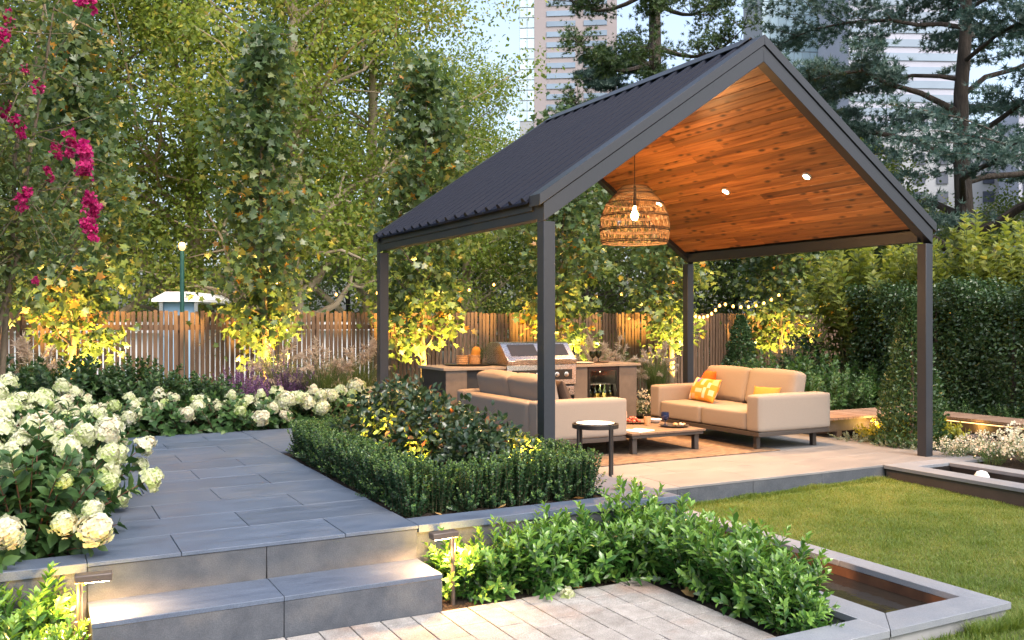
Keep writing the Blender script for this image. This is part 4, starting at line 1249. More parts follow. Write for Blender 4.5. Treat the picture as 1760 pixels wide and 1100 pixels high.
fern = thing('fern_sprig', (5.34, 11.02, KZ), 'green fern sprig in a small pot behind the woven jars', 'plant')
MB().lathe([(.0001, 0), (.035, 0), (.045, .07), (.038, .07), (.0001, .06)], 14).build('pot', M['dark_ceramic'], fern, True, sharp=50)
stt, A, _ = shoots(np.random.default_rng(4), 16, .02, .24, (.14, .26), .016, .15, .05, .3, .3, .1)
put('fronds', leaf_mesh('fronds', *A[:4], T_NARROW, A[4], M['leaf_dark']), None, fern, (0, 0, .06))
put('stalks', stems_mesh('stalks', stt, .002, M['stem_green']), None, fern, (0, 0, .06))
for i, (x, yv) in enumerate(((6.56, 10.72), (6.68, 10.78))):
    bottle((x, yv, KZ), ('dark bottle with yellow label right of the barbecue hood', 'second dark bottle, farther from the barbecue hood')[i], None, 1.05)
vessel('wood_platter', [(.0001, 0), (.17, 0), (.185, .014), (.178, .014), (.165, .006), (.0001, .006)], M['table_wood'], (7.02, 10.72, KZ), 'flat wooden platter on the worktop above the fridge', 'platter')
for i, (dx, dy) in enumerate(((-.06, .0), (.05, .02))):
    vessel('dark_goblet', wine_p, M['bottle_glass'], (7.02 + dx, 10.72 + dy, KZ + .0065), ('dark goblet on the wooden platter, nearer the barbecue', 'dark goblet on the wooden platter, nearer the bench end')[i], 'glass')
vessel('white_plate', plate_p, M['white_ceramic'], (6.66, 10.52, KZ), 'cream plate in front of the two dark bottles', 'plate')

# ------------------------------------------------------------------ garden lamps
def at(px, d, z=0.0):
    """world point seen in picture column px (1760 wide) at depth d"""
    u = (px - 880) / 1557.0 * d
    return (math.sin(YAW) * d + math.cos(YAW) * u, math.cos(YAW) * d - math.sin(YAW) * u, z)

def bollard(loc, rz, label):
    t = thing('bollard_light', loc, label, 'bollard light', 'bollard lights beside the step', rz)
    MB().tube([(0, 0, 0), (0, 0, .405)], .013, 10).build('post', M['fixture'], t, True, sharp=50)
    MB().box(-.024, .145, -.034, .034, .404, .442).build('lamp_head', M['fixture'], t, bevel=.006)
    MB().box(.02, .13, -.022, .022, .4005, .4035).build('lens', M['lens_glow'], t)
    light('bollard_lamp_and_fill', 'SPOT', (.085, 0, .397), 36, WARM, t, target=(.17, 0, 0), size=150, blend=.5, radius=.03)
    light('bollard_lamp_and_fill', 'POINT', (-.05, -.01, .33), 8, AMBER, t, radius=.03)  # added fill beside the post, away from the lens, to gild the plants
    return t
bollard((.205, 4.88, -.43), R(-4), 'bronze bollard light at the left end of the step')
bollard((2.20, 4.90, -.435), R(184), 'bronze bollard light among gardenias at the right end of the step')

def uplight(loc, target, energy, label, group, size=80, color=AMBER):
    t = thing('garden_spotlight', loc, label, 'spotlight', group)
    v = Vector(target) - Vector(loc)
    d = v.normalized()
    MB().tube([(0, 0, -.08), (0, 0, .05)], .008, 8).build('spike', M['fixture'], t, True)
    p0, p1 = Vector((0, 0, .06)) - d * .035, Vector((0, 0, .06)) + d * .04
    MB().tube([p0, p0 + d * .01, p1], [.02, .028, .03], 14).build('lamp_head', M['fixture'], t, True, sharp=50)
    MB().tube([p1 + d * .0005, p1 + d * .002], .026, 14).build('lens', M['lens_glow'], t)
    light('uplight', 'SPOT', p1 + d * .012, energy, color, t, target=p1 + d, size=size, blend=.6, radius=.02)
    return t

# ------------------------------------------------------------------ paling fence
FY = 14.2
fence = thing('paling_fence', (6.0, FY, -.12), 'brown timber paling fence across the back of the garden', 'fence')
pk = MB().prism([(-.0275, 0), (.0275, 0), (.0275, 1.50), (-.0275, 1.50)], 'y', -.009, .009).mesh('picket')
rg = random.Random(2)
nP = 255
for i in range(nP):
    x = -2.3 + .0735 * i - 6.0
    o = put('picket', pk, M['picket'], fence, (x + rg.uniform(-.003, .003), rg.uniform(-.003, .003), 0), (0, rg.uniform(-.006, .006), rg.uniform(-.04, .04)), (rg.uniform(.95, 1.04), 1, rg.uniform(.985, 1.01)))
for z in (.25, 1.22):
    MB().box(-8.4, 10.6, .0135, .052, z, z + .08).build('rail', M['picket'], fence)
for i in range(10):
    x = -8.2 + 2.07 * i
    MB().box(x - .045, x + .045, .0525, .14, 0, 1.44).build('fence_post', M['picket'], fence)

# ------------------------------------------------------------------ young maples in a row in front of the fence, lit from below
maple_v = [broadleaf_meshes(100 + i, 5.3, 1.05, .56, .055, 104, 40, .16, .118, T_MAPLE, 'leaf_maple', 'bark_young', .9, True, 1.0, .45, 3) for i in range(3)]
mlabels = ['young columnar maple behind the crepe myrtle, leftmost of the row', 'young columnar maple with glowing yellow lower leaves between the grass and the dark bushes',
           'young maple uplit yellow left of the outdoor kitchen, its top above the roof', 'young maple uplit behind the barbecue',
           'young maple uplit yellow behind the far right post of the pavilion', 'young maple uplit gold behind the lit sofa, rightmost of the row']
for i, xr in enumerate((.0367, .2224, .41, .597, .776, .984)):
    X = xr * 13.2
    plant_tree(maple_v[i % 3], 'maple_tree', (X, 13.2, -.12), mlabels[i], 'tree', 'young maples along the fence', i * 1.7, (1, 1, 1.0 if i < 3 else .9))
    uplight((X + .28, 12.72, -.10), (X, 13.2, 1.15), 480, 'small bronze spotlight right of the foot of the ' + ORD[i] + ' maple from the left', 'spotlights under the maples', 85)
    uplight((X - .25, 12.80, -.10), (X - .05, 13.2, 1.35), 260, 'small bronze spotlight left of the foot of the ' + ORD[i] + ' maple from the left', 'spotlights under the maples', 80)

# ------------------------------------------------------------------ crepe myrtle at the left
rng = np.random.default_rng(210)
cm = thing('crepe_myrtle', (-.35, 9.3, -.06), 'crepe myrtle with deep pink flower clusters at the far left', 'tree')
st, cen, lim = [], [], MB()
for i in range(7):
    a = rng.uniform(0, 2 * math.pi)
    e = np.array([math.cos(a) * rng.uniform(.3, .95), math.sin(a) * rng.uniform(.3, .8), rng.uniform(2.7, 4.8)])
    C = curve_pts(rng.normal(0, .06, 3) * (1, 1, 0), e, .12, 8, rng, .03)
    lim.tube(C, list(np.linspace(.032, .008, 8)), 6, cap=False)
    for j in range(26):
        p = C[int(rng.integers(3, 8))]
        q = p + rng.normal(0, .34, 3) * (1, 1, .8)
        if q[2] < 1.2: continue
        lim.tube([p, (p + q) / 2 + rng.normal(0, .03, 3), q], [.006, .004, .002], 4, cap=False)
        cen.append(q); cen.append((p + 2 * q) / 3)
A = cloud(rng, np.array(cen), 22, .12, .075, squash=.9, droop=.1)
put('limbs', lim.mesh('limbs', True, 70), M['bark_young'], cm)
put('crown', leaf_mesh('crown', *A[:4], T_OVAL, A[4], M['leaf_myrtle']), None, cm)
def bloom(rng, r, n, tall):
    cen = rng.normal(0, .5, (9, 3)) * r * np.array([.8, .8, tall])
    d = unit(rng.normal(0, 1, (n, 3)))
    P = cen[rng.integers(0, 9, n)] + d * (rng.uniform(.2, 1, (n, 1)) ** .5) * r * .42
    return leaf_mesh('blossom', P, rnd_dirs(rng, n), rnd_dirs(rng, n), rng.uniform(.024, .04, n), T_PETAL, rng.uniform(0, 1, n), M['petal_pink'])
bl = [bloom(np.random.default_rng(30 + i), .070, 230, t) for i, t in enumerate((1.0, 1.5, 1.2))]
for i, (px, py, s) in enumerate(((150, 2, 1.15), (12, 28, 1.0), (4, 64, 1.0), (62, 152, .8), (8, 188, .9), (28, 214, .95), (44, 122, .6), (120, 246, 1.15), (148, 260, 1.25), (147, 293, 1.0), (100, 258, .8), (40, 338, 1.0), (155, 350, 1.05), (158, 366, .95), (152, 392, 1.0), (62, 484, .45), (84, 298, .7))):
    d = 7.75 + .25 * math.sin(i * 2.1)
    X, Y, _ = at(px, d)
    zz = EYE + (550 - py) / 1557 * d + .06
    tw = MB().tube([(X + .35 - .25, Y - 9.3 + .2, zz - .45), (X + .35 - .06, Y - 9.3 + .05, zz - .15), (X + .35, Y - 9.3, zz)], [.006, .004, .002], 5)
    put('twig', tw.mesh('twig', True), M['twig'], cm)
    put('blossom', bl[i % 3], None, cm, (X + .35, Y - 9.3, EYE + (550 - py) / 1557 * d + .06), (0, 0, i * 1.3), s)

# ------------------------------------------------------------------ hydrangeas
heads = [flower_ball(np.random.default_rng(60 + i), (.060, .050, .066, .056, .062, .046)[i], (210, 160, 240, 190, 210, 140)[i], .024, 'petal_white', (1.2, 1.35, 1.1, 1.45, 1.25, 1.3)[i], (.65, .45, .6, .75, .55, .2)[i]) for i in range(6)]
def hydrangea_v(seed, n, spread, h):
    rng = np.random.default_rng(seed)
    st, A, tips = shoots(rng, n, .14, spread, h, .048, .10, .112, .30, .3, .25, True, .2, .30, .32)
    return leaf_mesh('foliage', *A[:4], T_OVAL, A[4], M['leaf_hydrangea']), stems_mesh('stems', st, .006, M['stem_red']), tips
hyd = [hydrangea_v(300 + i, 84, .50, (.42, .72)) for i in range(2)]
hyd_s = [hydrangea_v(310 + i, 64, .42, (.26, .42)) for i in range(2)]
hg = 'white hydrangeas along the terrace'
def hydrangea(v, loc, label, frac, rz, s, seed, hs=1.0):
    t = thing('hydrangea', loc, label, 'hydrangea', hg, rz)
    t.scale = (s, s, s)
    put('foliage', v[0], None, t)
    put('stems', v[1], None, t)
    rg = random.Random(seed)
    for e, d in v[2]:
        if rg.random() > frac or e[2] < .14: continue
        o = put('flower_head', heads[rg.randrange(6)], None, t, tuple(e + d * .02), None, rg.uniform(.62, 1.2) * hs)
        q = Vector((d[0] * .8, d[1] * .8, max(.5, d[2]))).to_track_quat('Z', 'Y').to_euler()
        o.rotation_euler = q
    return t
big = [(-.02, 5.72, 1.05, 'large white hydrangea at the near corner of the terrace above the bollard'), (-.42, 6.25, 1.1, 'white hydrangea cut by the picture edge, second from the near corner'),
       (.12, 6.62, 1.0, 'white hydrangea leaning over the terrace tiles'), (-.28, 7.25, 1.1, 'white hydrangea behind the one leaning over the tiles'),
       (.12, 7.95, 1.0, 'white hydrangea halfway along the terrace edge'), (-.28, 8.6, 1.1, 'white hydrangea under the crepe myrtle'), (.22, 9.3, .95, 'white hydrangea at the far left corner of the terrace')]
for i, (x, yv, s, lab) in enumerate(big):
    hydrangea(hyd[i % 2], (x, yv, -.05), lab, .44, i * 1.9, s, i, 1.02)
small = [(.75, 10.75, 'low white hydrangea in the back row, nearest the left corner'), (1.35, 10.85, 'low hydrangea with few blooms in the back row, second from the left corner'),
         (1.95, 10.8, 'low leafy hydrangea in the back row, third from the left corner'), (2.5, 10.85, 'low white hydrangea in front of the uplit maple trunk'),
         (3.05, 10.8, 'low white hydrangea left of the tall plumed grass'), (3.55, 10.9, 'low white hydrangea at the foot of the tall plumed grass'), (4.05, 10.9, 'low white hydrangea beside the far left post')]
for i, (x, yv, lab) in enumerate(small):
    hydrangea(hyd_s[i % 2], (x, yv, -.08), lab, (.40, .32, .28, .42, .5, .55, .5)[i], i * 2.3, 1.15, 50 + i, .88)

# ------------------------------------------------------------------ generic leafy bushes
def bush_mesh(seed, n, spread, h, pair, size, tpl, mat, start=.2, up=.5, r0=.12, dome=.3, stem='twig', sr=.004, name='foliage', top_t=.25, low=0.0):
    rng = np.random.default_rng(seed)
    st, A, tips = shoots(rng, n, r0, spread, h, pair, start, size, up, .3, .2, True, top_t, dome, low)
    return [(name, leaf_mesh(name, *A[:4], tpl, A[4], M[mat])), ('stems', stems_mesh('stems', st, sr, M[stem]))], tips
dk = [bush_mesh(400 + i, 95, .68, (.7, 1.05), .042, .11, T_OVAL, 'leaf_dark', .2)[0] for i in range(2)]
for i, (x, yv, s, lab) in enumerate(((-1.6, 11.6, 1.1, 'dark leafy bush at the far left below the fence'), (-.55, 11.7, 1.05, 'dark leafy bush behind the far left hydrangeas'), (.35, 11.6, .95, 'dark leafy bush left of the first maple trunk'),
                                     (1.15, 11.7, .9, 'dark leafy bush in front of the fence left of the salvia'), (1.9, 11.6, .72, 'low dark leafy bush beside the salvia'))):
    shrub_thing('dark_bush', dk[i % 2], (x, yv, -.11), lab, 'bush', 'dark bushes behind the hydrangeas', i * 1.4, s)

# box hedge: single plants in rows round the bed
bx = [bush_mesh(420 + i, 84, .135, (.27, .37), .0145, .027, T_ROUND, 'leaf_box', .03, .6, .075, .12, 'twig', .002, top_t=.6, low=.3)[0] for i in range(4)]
rg = random.Random(9)
rows = [([(2.20 + .187 * i, 5.545) for i in range(8)], 'clipped box plant in the hedge row along the front stone kerb', ', counted from the step'),
        ([(2.225, 5.735 + .187 * i) for i in range(15)], 'clipped box plant in the hedge row along the terrace tiles', ', counted from the front'),
        ([(3.50, 5.735 + .187 * i) for i in range(15)], 'clipped box plant in the hedge row beside the pavilion post', ', counted from the front'),
        ([(2.41 + .187 * i, 8.48) for i in range(6)], 'clipped box plant in the back hedge row of the bed', ', counted from the tiles')]
k = 0
for pts, lab, end in rows:
    for j, (x, yv) in enumerate(pts):
        shrub_thing('box_plant', bx[k % 4], (x + rg.uniform(-.015, .015), yv + rg.uniform(-.015, .015), -.03), lab.replace('clipped box plant in the hedge row', ORD[j] + ' box plant in the hedge').replace('clipped', ORD[j]) + end, 'box plant', lab.replace('clipped box plant', 'box plants'), rg.uniform(0, 6.3), (1.0, 1.0, rg.uniform(.95, 1.08)))
        k += 1

# camellias inside the hedge
def dome_mesh(seed, n, rx, ry, h, size, tpl, mat, name='foliage', power=.5, zmin=.05):
    rng = np.random.default_rng(seed)
    cen = []
    while len(cen) < n // 14:
        p = rng.uniform(-1, 1, 3); p[2] = abs(p[2])
        r = np.linalg.norm(p)
        if r > 1 or r < .35: continue
        cen.append(p * (rx, ry, h) * (1 + rng.normal(0, .05)))
    A = cloud(rng, np.array(cen), 14, .055, size, squash=1.0, outw=.8)
    A[0][:, 2] = np.maximum(A[0][:, 2], zmin * rng.uniform(.3, 2, len(A[0])))
    return leaf_mesh(name, *A[:4], tpl, A[4], M[mat])
cml = [dome_mesh(440 + i, 3600, .40, .40, .57, .066, T_OVAL, 'leaf_camellia') for i in range(2)]
cms = stems_mesh('stems', shoots(np.random.default_rng(445), 16, .04, .28, (.3, .45), .2, .5, .05)[0], .007, M['twig'])
for i, (x, yv, s, lab) in enumerate(((3.0, 6.12, .92, 'dark glossy camellia at the near end of the hedged bed'), (2.86, 6.62, 1.02, 'dark glossy camellia second from the near end of the hedged bed'), (2.98, 7.1, 1.08, 'dark glossy camellia in the middle of the hedged bed'),
                                     (2.86, 7.5, 1.12, 'dark glossy camellia beside the left spotlight of the hedged bed'), (2.95, 7.95, 1.15, 'dark glossy camellia at the far end of the hedged bed'))):
    t = shrub_thing('camellia', [('foliage', cml[i % 2]), ('stems', cms)], (x, yv, -.03), lab, 'camellia', 'camellias inside the box hedge', i * 1.1, s)
ug = 'spotlights in the hedged bed'
uplight((2.43, 7.02, -.03), (2.55, 7.28, .62), 260, 'small spotlight lighting the left side of the camellias', ug, 70, (1, .48, .06))
uplight((2.52, 6.28, -.03), (2.66, 6.52, .55), 130, 'small spotlight between the front hedge row and the camellias', ug, 60, (1, .48, .06))
uplight((3.27, 5.86, -.03), (3.20, 6.05, .55), 240, 'small spotlight lighting the near camellia by the front hedge row', ug, 75, (1, .48, .06))

# gardenias in the lower bed
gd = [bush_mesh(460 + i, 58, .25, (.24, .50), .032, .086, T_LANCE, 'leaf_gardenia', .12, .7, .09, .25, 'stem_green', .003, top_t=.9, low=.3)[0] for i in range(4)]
rg = random.Random(21)
back_row = [(2.30, 5.04, .85), (2.52, 4.98, .95), (2.74, 4.93, 1.0), (2.98, 4.97, 1.0), (3.22, 4.93, 1.05), (3.45, 4.98, 1.1)]
side_row = [(3.80, 5.45, 1.1), (3.72, 5.15, 1.15), (3.74, 4.84, 1.1), (3.68, 4.55, 1.1), (3.74, 4.28, 1.05), (3.68, 4.02, 1.1), (3.74, 3.78, 1.0), (3.60, 3.60, .8)]
for i, (x, yv, s) in enumerate(back_row):
    shrub_thing('gardenia', gd[i % 4], (x, yv, -.44), ORD[i] + ' gardenia from the step in the row along the wall below the hedge' if i else 'glossy green gardenia lit gold by the bollard at the step end', 'gardenia', 'gardenias under the terrace wall' if i else None, rg.uniform(0, 6), s)
for i, (x, yv, s) in enumerate(side_row):
    shrub_thing('gardenia', gd[(i + 2) % 4], (x, yv, -.44), ORD[i] + ' gardenia from the pavilion in the row beside the water trough', 'gardenia', 'gardenias beside the trough', rg.uniform(0, 6), s)
for i, (x, yv, s, lab) in enumerate(((-.02, 5.0, .95, 'leafy gardenia lit gold beside the left bollard'), (-.16, 4.62, .9, 'leafy gardenia at the lower left corner, nearest the cobbles'), (-.35, 4.95, 1.0, 'leafy gardenia below the near hydrangea at the left edge'), (.10, 4.68, .62, 'low leafy gardenia in front of the left bollard'))):
    shrub_thing('gardenia', gd[i % 4], (x, yv, -.44), lab, 'gardenia', None, rg.uniform(0, 6), s)
wf = flower_ball(np.random.default_rng(90), .028, 14, .034, 'petal_white')
tag(put('white_flower', wf, None, None, (2.84, 4.66, -.405)), 'single white gardenia flower lying at the edge of the cobbles', 'flower')

# fallen leaves
fl = leaf_mesh('fallen_leaf', [(0, 0, .006)], [(0, 1, .12)], [(0.1, 0, 1)], [.085], T_LOBED, np.array([.5]), M['leaf_fallen'])
for i, (x, yv, z, s, lab) in enumerate(((2.34, 5.42, -.02, .8, 'dry brown leaf on the mulch at the near corner of the hedge'), (3.44, 5.43, -.02, 1.0, 'curled dry leaf on the mulch near the right end of the front hedge'), (2.78, 5.44, -.02, .9, 'dry leaf on the mulch under the middle of the front hedge'),
                                        (3.50, 4.36, -.425, 1.3, 'large dry tan leaf on the soil beside the cobbles'), (3.28, 4.80, -.43, 1.0, 'dry leaf on the soil behind the cobbles'), (3.02, 4.79, -.43, .9, 'small brown leaf behind the cobbles, nearer the step'))):
    tag(put('fallen_leaf', fl, None, None, (x, yv, z), (.15 * i % .4, .2, i * 1.7), s), lab, 'leaf')

# ------------------------------------------------------------------ tall grasses and salvia
def grass_meshes(seed, n, h, lean, w, np_, ph, mat='grass_tall', plume=True):
    rng = np.random.default_rng(seed)
    P, W, sd_ = blades(rng, n, .14, h, lean, w)
    out = [('blades', strips('blades', P, W, sd_, rng.beta(2, 2, n), M[mat]))]
    if plume:
        P, W, sd_ = blades(rng, np_, .10, ph, lean * .55, .0022, 7)
        out.append(('stalks', strips('stalks', P, W * 0 + .0018, sd_, rng.uniform(0, 1, np_), M['grass_dry'])))
        pp, dd, ll = [], [], []
        for i in range(np_):
            tip, pre = P[i, -1], P[i, -3]
            ax = unit(tip - pre)
            for j in range(70):
                t = rng.uniform(0, 1)
                q = pre + (tip - pre) * t * 1.15
                pp.append(q); dd.append(ax * .9 + rng.normal(0, .45, 3) + np.array([0, 0, -.25])); ll.append(rng.uniform(.05, .10))
        n2 = len(pp)
        out.append(('plumes', leaf_mesh('plumes', pp, dd, rng.normal(0, 1, (n2, 3)), np.array(ll), T_NARROW, rng.uniform(0, 1, n2), M['plume'])))
    return out
gg = [grass_meshes(500 + i, 520, 1.35, .5, .0045, 26, 1.5) for i in range(2)]
for i, (x, yv, s, lab) in enumerate(((3.35, 11.6, .98, 'tall plumed grass left of the far left pavilion post'), (3.95, 11.9, .95, 'tall plumed grass just behind the far left pavilion post'), (2.95, 12.3, .98, 'tall plumed grass by the second maple'), (.05, 12.4, 1.0, 'plumed grass glowing under the leftmost maple'), (-.5, 12.5, .9, 'plumed grass at the far left by the fence'),
                                     (7.75, 11.9, .92, 'plumed grass just right of the outdoor kitchen'), (8.35, 12.2, .95, 'plumed grass between the kitchen and the far right post'), (9.1, 12.1, .85, 'plumed grass behind the far end of the lit sofa'), (12.0, 12.0, .95, 'plumed grass right of the gold lit maple'), (12.7, 11.2, .9, 'plumed grass in front of the dark bush at the right'))):
    shrub_thing('plumed_grass_clump', gg[i % 2], (x, yv, -.11), lab, 'grass', 'plumed grasses along the fence', i * 1.9, s)
ga = grass_meshes(520, 150, 1.0, .75, .0035, 0, 1, 'grass_dry', False)
shrub_thing('arching_grass_clump', ga, (4.35, 11.75, -.11), 'arching golden grass between the far left post and the kitchen bench', 'grass', None, 0, .9)
uplight((4.55, 11.5, -.10), (4.4, 11.8, .5), 10, 'small spotlight under the arching golden grass', None, 80)
gm_ = grass_meshes(525, 900, 1.05, .5, .0042, 0, 1, 'grass_tall', False)
for i, (x, yv, s, lab) in enumerate(((3.55, 11.35, 1.0, 'dense green grass mound left of the far left post'), (4.0, 11.55, .9, 'dense green grass mound right behind the far left post'), (7.85, 11.5, .8, 'dense green grass mound right of the kitchen bench'))):
    shrub_thing('green_grass_mound', gm_, (x, yv, -.11), lab, 'grass', 'green grass mounds', i * 1.3, s)
sv = bush_mesh(530, 80, .42, (.5, .82), .02, .035, T_DIAMOND, 'salvia', .35, .5, .12, .15, 'twig', .0018, 'flower_spikes')[0]
for i, (x, lab) in enumerate(((2.35, 'purple salvia clump left of the second maple trunk'), (2.95, 'purple salvia clump below the second maple trunk'), (3.4, 'purple salvia clump at the foot of the tall plumed grass'))):
    shrub_thing('salvia', sv, (x, 11.9, -.11), lab, 'salvia', 'purple salvias', i * 2.2, 1.0)

# ------------------------------------------------------------------ right hand garden
bwk = thing('boardwalk', (10.3, 7.6, -.24), 'low timber boardwalk with warm light under its edge beyond the lit sofa', 'boardwalk')
plank = MB().box(-.285, .285, -.0405, .0405, 0, .028).mesh('plank')
rg = random.Random(4)
for i in range(44):
    put('plank', plank, M['deck'], bwk, (10.35 - 10.3, 7.92 - .0865 * i - 7.6, .262 + rg.uniform(-.001, .001)), (0, 0, rg.uniform(-.004, .004)))
plank2 = MB().box(-.0405, .0405, -.345, .345, 0, .028).mesh('plank')
for i in range(24):
    put('plank', plank2, M['deck'], bwk, (8.62 + .0865 * i - 10.3, 8.30 - 7.6, .262 + rg.uniform(-.001, .001)), (0, 0, rg.uniform(-.004, .004)))
for x in (10.12, 10.56):
    MB().box(x - 10.3 - .02, x - 10.3 + .02, 4.2 - 7.6, 7.96 - 7.6, .12, .2615).build('bearer', M['brown_metal'], bwk)
for yv in (8.02, 8.58):
    MB().box(8.6 - 10.3, 10.64 - 10.3, yv - 7.6 - .02, yv - 7.6 + .02, .12, .2612).build('bearer', M['brown_metal'], bwk)
for x, yv in ((10.12, 4.6), (10.12, 6.0), (10.12, 7.4), (8.8, 8.02), (9.7, 8.02)):
    MB().box(x - 10.3 - .04, x - 10.3 + .04, yv - 7.6 - .035, yv - 7.6 + .035, 0, .119).build('stump', M['brown_metal'], bwk)
MB().box(10.07 - 10.3, 10.078 - 10.3, 5.2 - 7.6, 7.9 - 7.6, .235, .245).build('led_strip', M['led_glow'], bwk)
for x, yv in ((10.03, 7.0), (10.03, 6.2), (9.75, 7.86), (9.25, 7.86)):
    light('boardwalk_light', 'POINT', (x - 10.3, yv - 7.6, .20), 2.6 if x < 10 else .9, AMBER, bwk, radius=.03)
yg = bush_mesh(540, 26, .20, (.12, .26), .028, .055, T_OVAL, 'leaf_yellow', .2, .6, .08, .2, 'stem_green', .002)[0]
rg = random.Random(31)
for i in range(15):
    x, yv = 8.75 + 1.15 * rg.random(), 6.95 + .85 * rg.random()
    if math.hypot(x - 9.0, yv - 7.1) < .38: x += .5
    shrub_thing('yellow_groundcover', yg, (x, yv, -.245), ORD[i] + ' low yellow-green plant glowing in front of the boardwalk', 'ground plant', 'yellow-green plants by the boardwalk', rg.uniform(0, 6), rg.uniform(1.0, 1.5))
cone = np.random.default_rng(550)
n = 7600
z = cone.uniform(0, 1, n) ** 1.25
rr = .37 * (1 - z) ** .7 * (.55 + .5 * cone.uniform(0, 1, n)) * (1 + .12 * np.sin(z * 23 + 2 * np.sin(9 * z))) + .03
a = cone.uniform(0, 2 * math.pi, n)
o_ = np.stack([np.cos(a), np.sin(a), np.zeros(n)], 1)
P = o_ * rr[:, None]; P[:, 2] = .05 + z * 1.68
D = unit(o_ * .7 + cone.normal(0, .45, (n, 3)) + np.array([0, 0, .6]))
cone_me = leaf_mesh('foliage', P, D, unit(o_ + cone.normal(0, .4, (n, 3)) + np.array([0, 0, .4])), cone.uniform(.035, .055, n), T_OVAL, cone.beta(2, 3, n), M['leaf_dark'])
cone_tr = MB().tube([(0, 0, 0), (.01, 0, .9), (0, 0, 1.6)], [.03, .02, .006], 6).mesh('trunk'); cone_tr.materials.append(M['bark_young'])
shrub_thing('conical_shrub', [('foliage', cone_me), ('trunk', cone_tr)], (9.02, 7.12, -.245), 'slender conical evergreen shrub beside the near right post', 'shrub')
shrub_thing('conical_shrub', [('foliage', cone_me), ('trunk', cone_tr)], (10.2, 11.3, -.12), 'dark columnar evergreen shrub behind the back of the lit sofa', 'shrub', None, 1.2, (.95, .95, .83))
# tall clipped hedge
hp_ = np.random.default_rng(560)
def slab_mesh(rng, n, lx, ly, h, size, mat, tpl):
    P = rng.uniform(-1, 1, (n, 3))
    f = rng.integers(0, 5, n)
    for i, (ax, s_) in enumerate(((0, 1), (0, -1), (1, 1), (1, -1), (2, 1))):
        m = f == i
        P[m, ax] = s_ * (1 - .25 * rng.uniform(0, 1, m.sum()) ** 1.5)
    o = np.zeros((n, 3))
    for i, (ax, s_) in enumerate(((0, 1), (0, -1), (1, 1), (1, -1), (2, 1))): o[f == i, ax] = s_
    lump = 1 + .10 * np.sin(P[:, 2] * 5 + P[:, 1] * 4) + .08 * np.sin(P[:, 0] * 7 + P[:, 2] * 9) + rng.normal(0, .05, n)
    Q = P * np.array([lx / 2, ly / 2, h / 2]) * lump[:, None]
    Q[:, 2] += h / 2 + .05
    D = unit(o * .5 + rng.normal(0, .6, (n, 3)) + np.array([0, 0, -.1]))
    return leaf_mesh('foliage', Q, D, unit(o + rng.normal(0, .5, (n, 3)) + np.array([0, 0, .3])), rng.uniform(.7, 1.15, n) * size, tpl, rng.beta(2, 3.5, n), M[mat])
hm = slab_mesh(hp_, 13000, .8, 1.2, 2.05, .058, 'leaf_hedge', T_OVAL)
ht = MB().tube([(0, 0, 0), (.02, .03, 1.0), (0, 0, 1.9)], [.035, .028, .01], 6).mesh('trunk'); ht.materials.append(M['bark_dark'])
for i, (x, yv, s, lab) in enumerate(((11.35, 8.55, 1.0, 'tall dark clipped hedge shrub just right of the near right post'), (11.4, 7.45, 1.03, 'tall dark clipped hedge shrub second from the near right post'), (11.45, 6.35, .98, 'tall dark clipped hedge shrub at the right edge'), (11.9, 9.6, 1.0, 'tall dark clipped hedge shrub behind the conical shrub'))):
    shrub_thing('tall_hedge', [('foliage', hm), ('trunk', ht)], (x, yv, -.25), lab, 'hedge', 'tall clipped hedge shrubs', (i % 2) * math.pi, (s, s, s * (.90, .86, .92, .9)[i]))
fr_b = [bush_mesh(570 + i, 60, .45, (.35, .6), .03, .06, T_OVAL, 'leaf_fresh', .15, .5, .12, .3, 'twig', .003)[0] for i in range(2)]
spots = [(10.95, 7.9), (10.92, 7.2), (10.98, 6.5), (10.9, 5.8), (9.5, 9.15), (10.1, 9.3), (10.7, 9.1), (9.0, 9.5), (11.3, 9.4), (9.7, 10.0), (10.6, 10.2)]
for i, (x, yv) in enumerate(spots):
    s = .8 if i < 4 else (1.25, 1.5, 1.35, 1.1, 1.6, 1.8, 1.8)[i - 4]
    shrub_thing('leafy_shrub', fr_b[i % 2], (x, yv, -.25), ORD[i] + ' low leafy shrub from the near right post, at the foot of the tall hedge' if i < 4 else ORD[i - 4] + ' mid green leafy shrub behind the boardwalk, counted from the lit sofa', 'shrub', 'shrubs under the tall hedge' if i < 4 else 'shrubs behind the boardwalk', i * 1.3, s)
# white flowering plants at the right
wb, tips = bush_mesh(580, 46, .30, (.18, .36), .03, .045, T_NARROW, 'leaf_fresh', .15, .6, .1, .3, 'stem_green', .002)
wt = np.array([t[0] for t in tips])
rw = np.random.default_rng(581)
A = cloud(rw, wt, 14, .026, .028, outw=1.0)
wfl = leaf_mesh('flowers', *A[:4], T_PETAL, np.clip(A[4] + .4, 0, 1), M['petal_white'])
for i, (x, yv, s) in enumerate(((8.75, 5.95, 1.0), (8.85, 5.45, 1.15), (9.25, 5.75, 1.2), (9.0, 4.95, 1.1), (9.5, 5.2, 1.2), (8.72, 6.35, .7))):
    shrub_thing('white_flower_shrub', wb + [('flowers', wfl)], (x, yv, -.25), ORD[i] + ' white flowering shrub behind the right hand pool, counted from the floor edge', 'shrub', 'white flowering shrubs by the pool', i * 1.2, s)
shrub_thing('white_flower_shrub', wb + [('flowers', wfl)], (7.72, 10.75, FZ - .02), 'small white flowering plant against the right end of the kitchen bench', 'shrub', None, 0, 1.25)
sg = bush_mesh(590, 40, .26, (.08, .16), .018, .026, T_ROUND, 'leaf_silver', .1, .5, .1, .2, 'stem_green', .0015)[0]
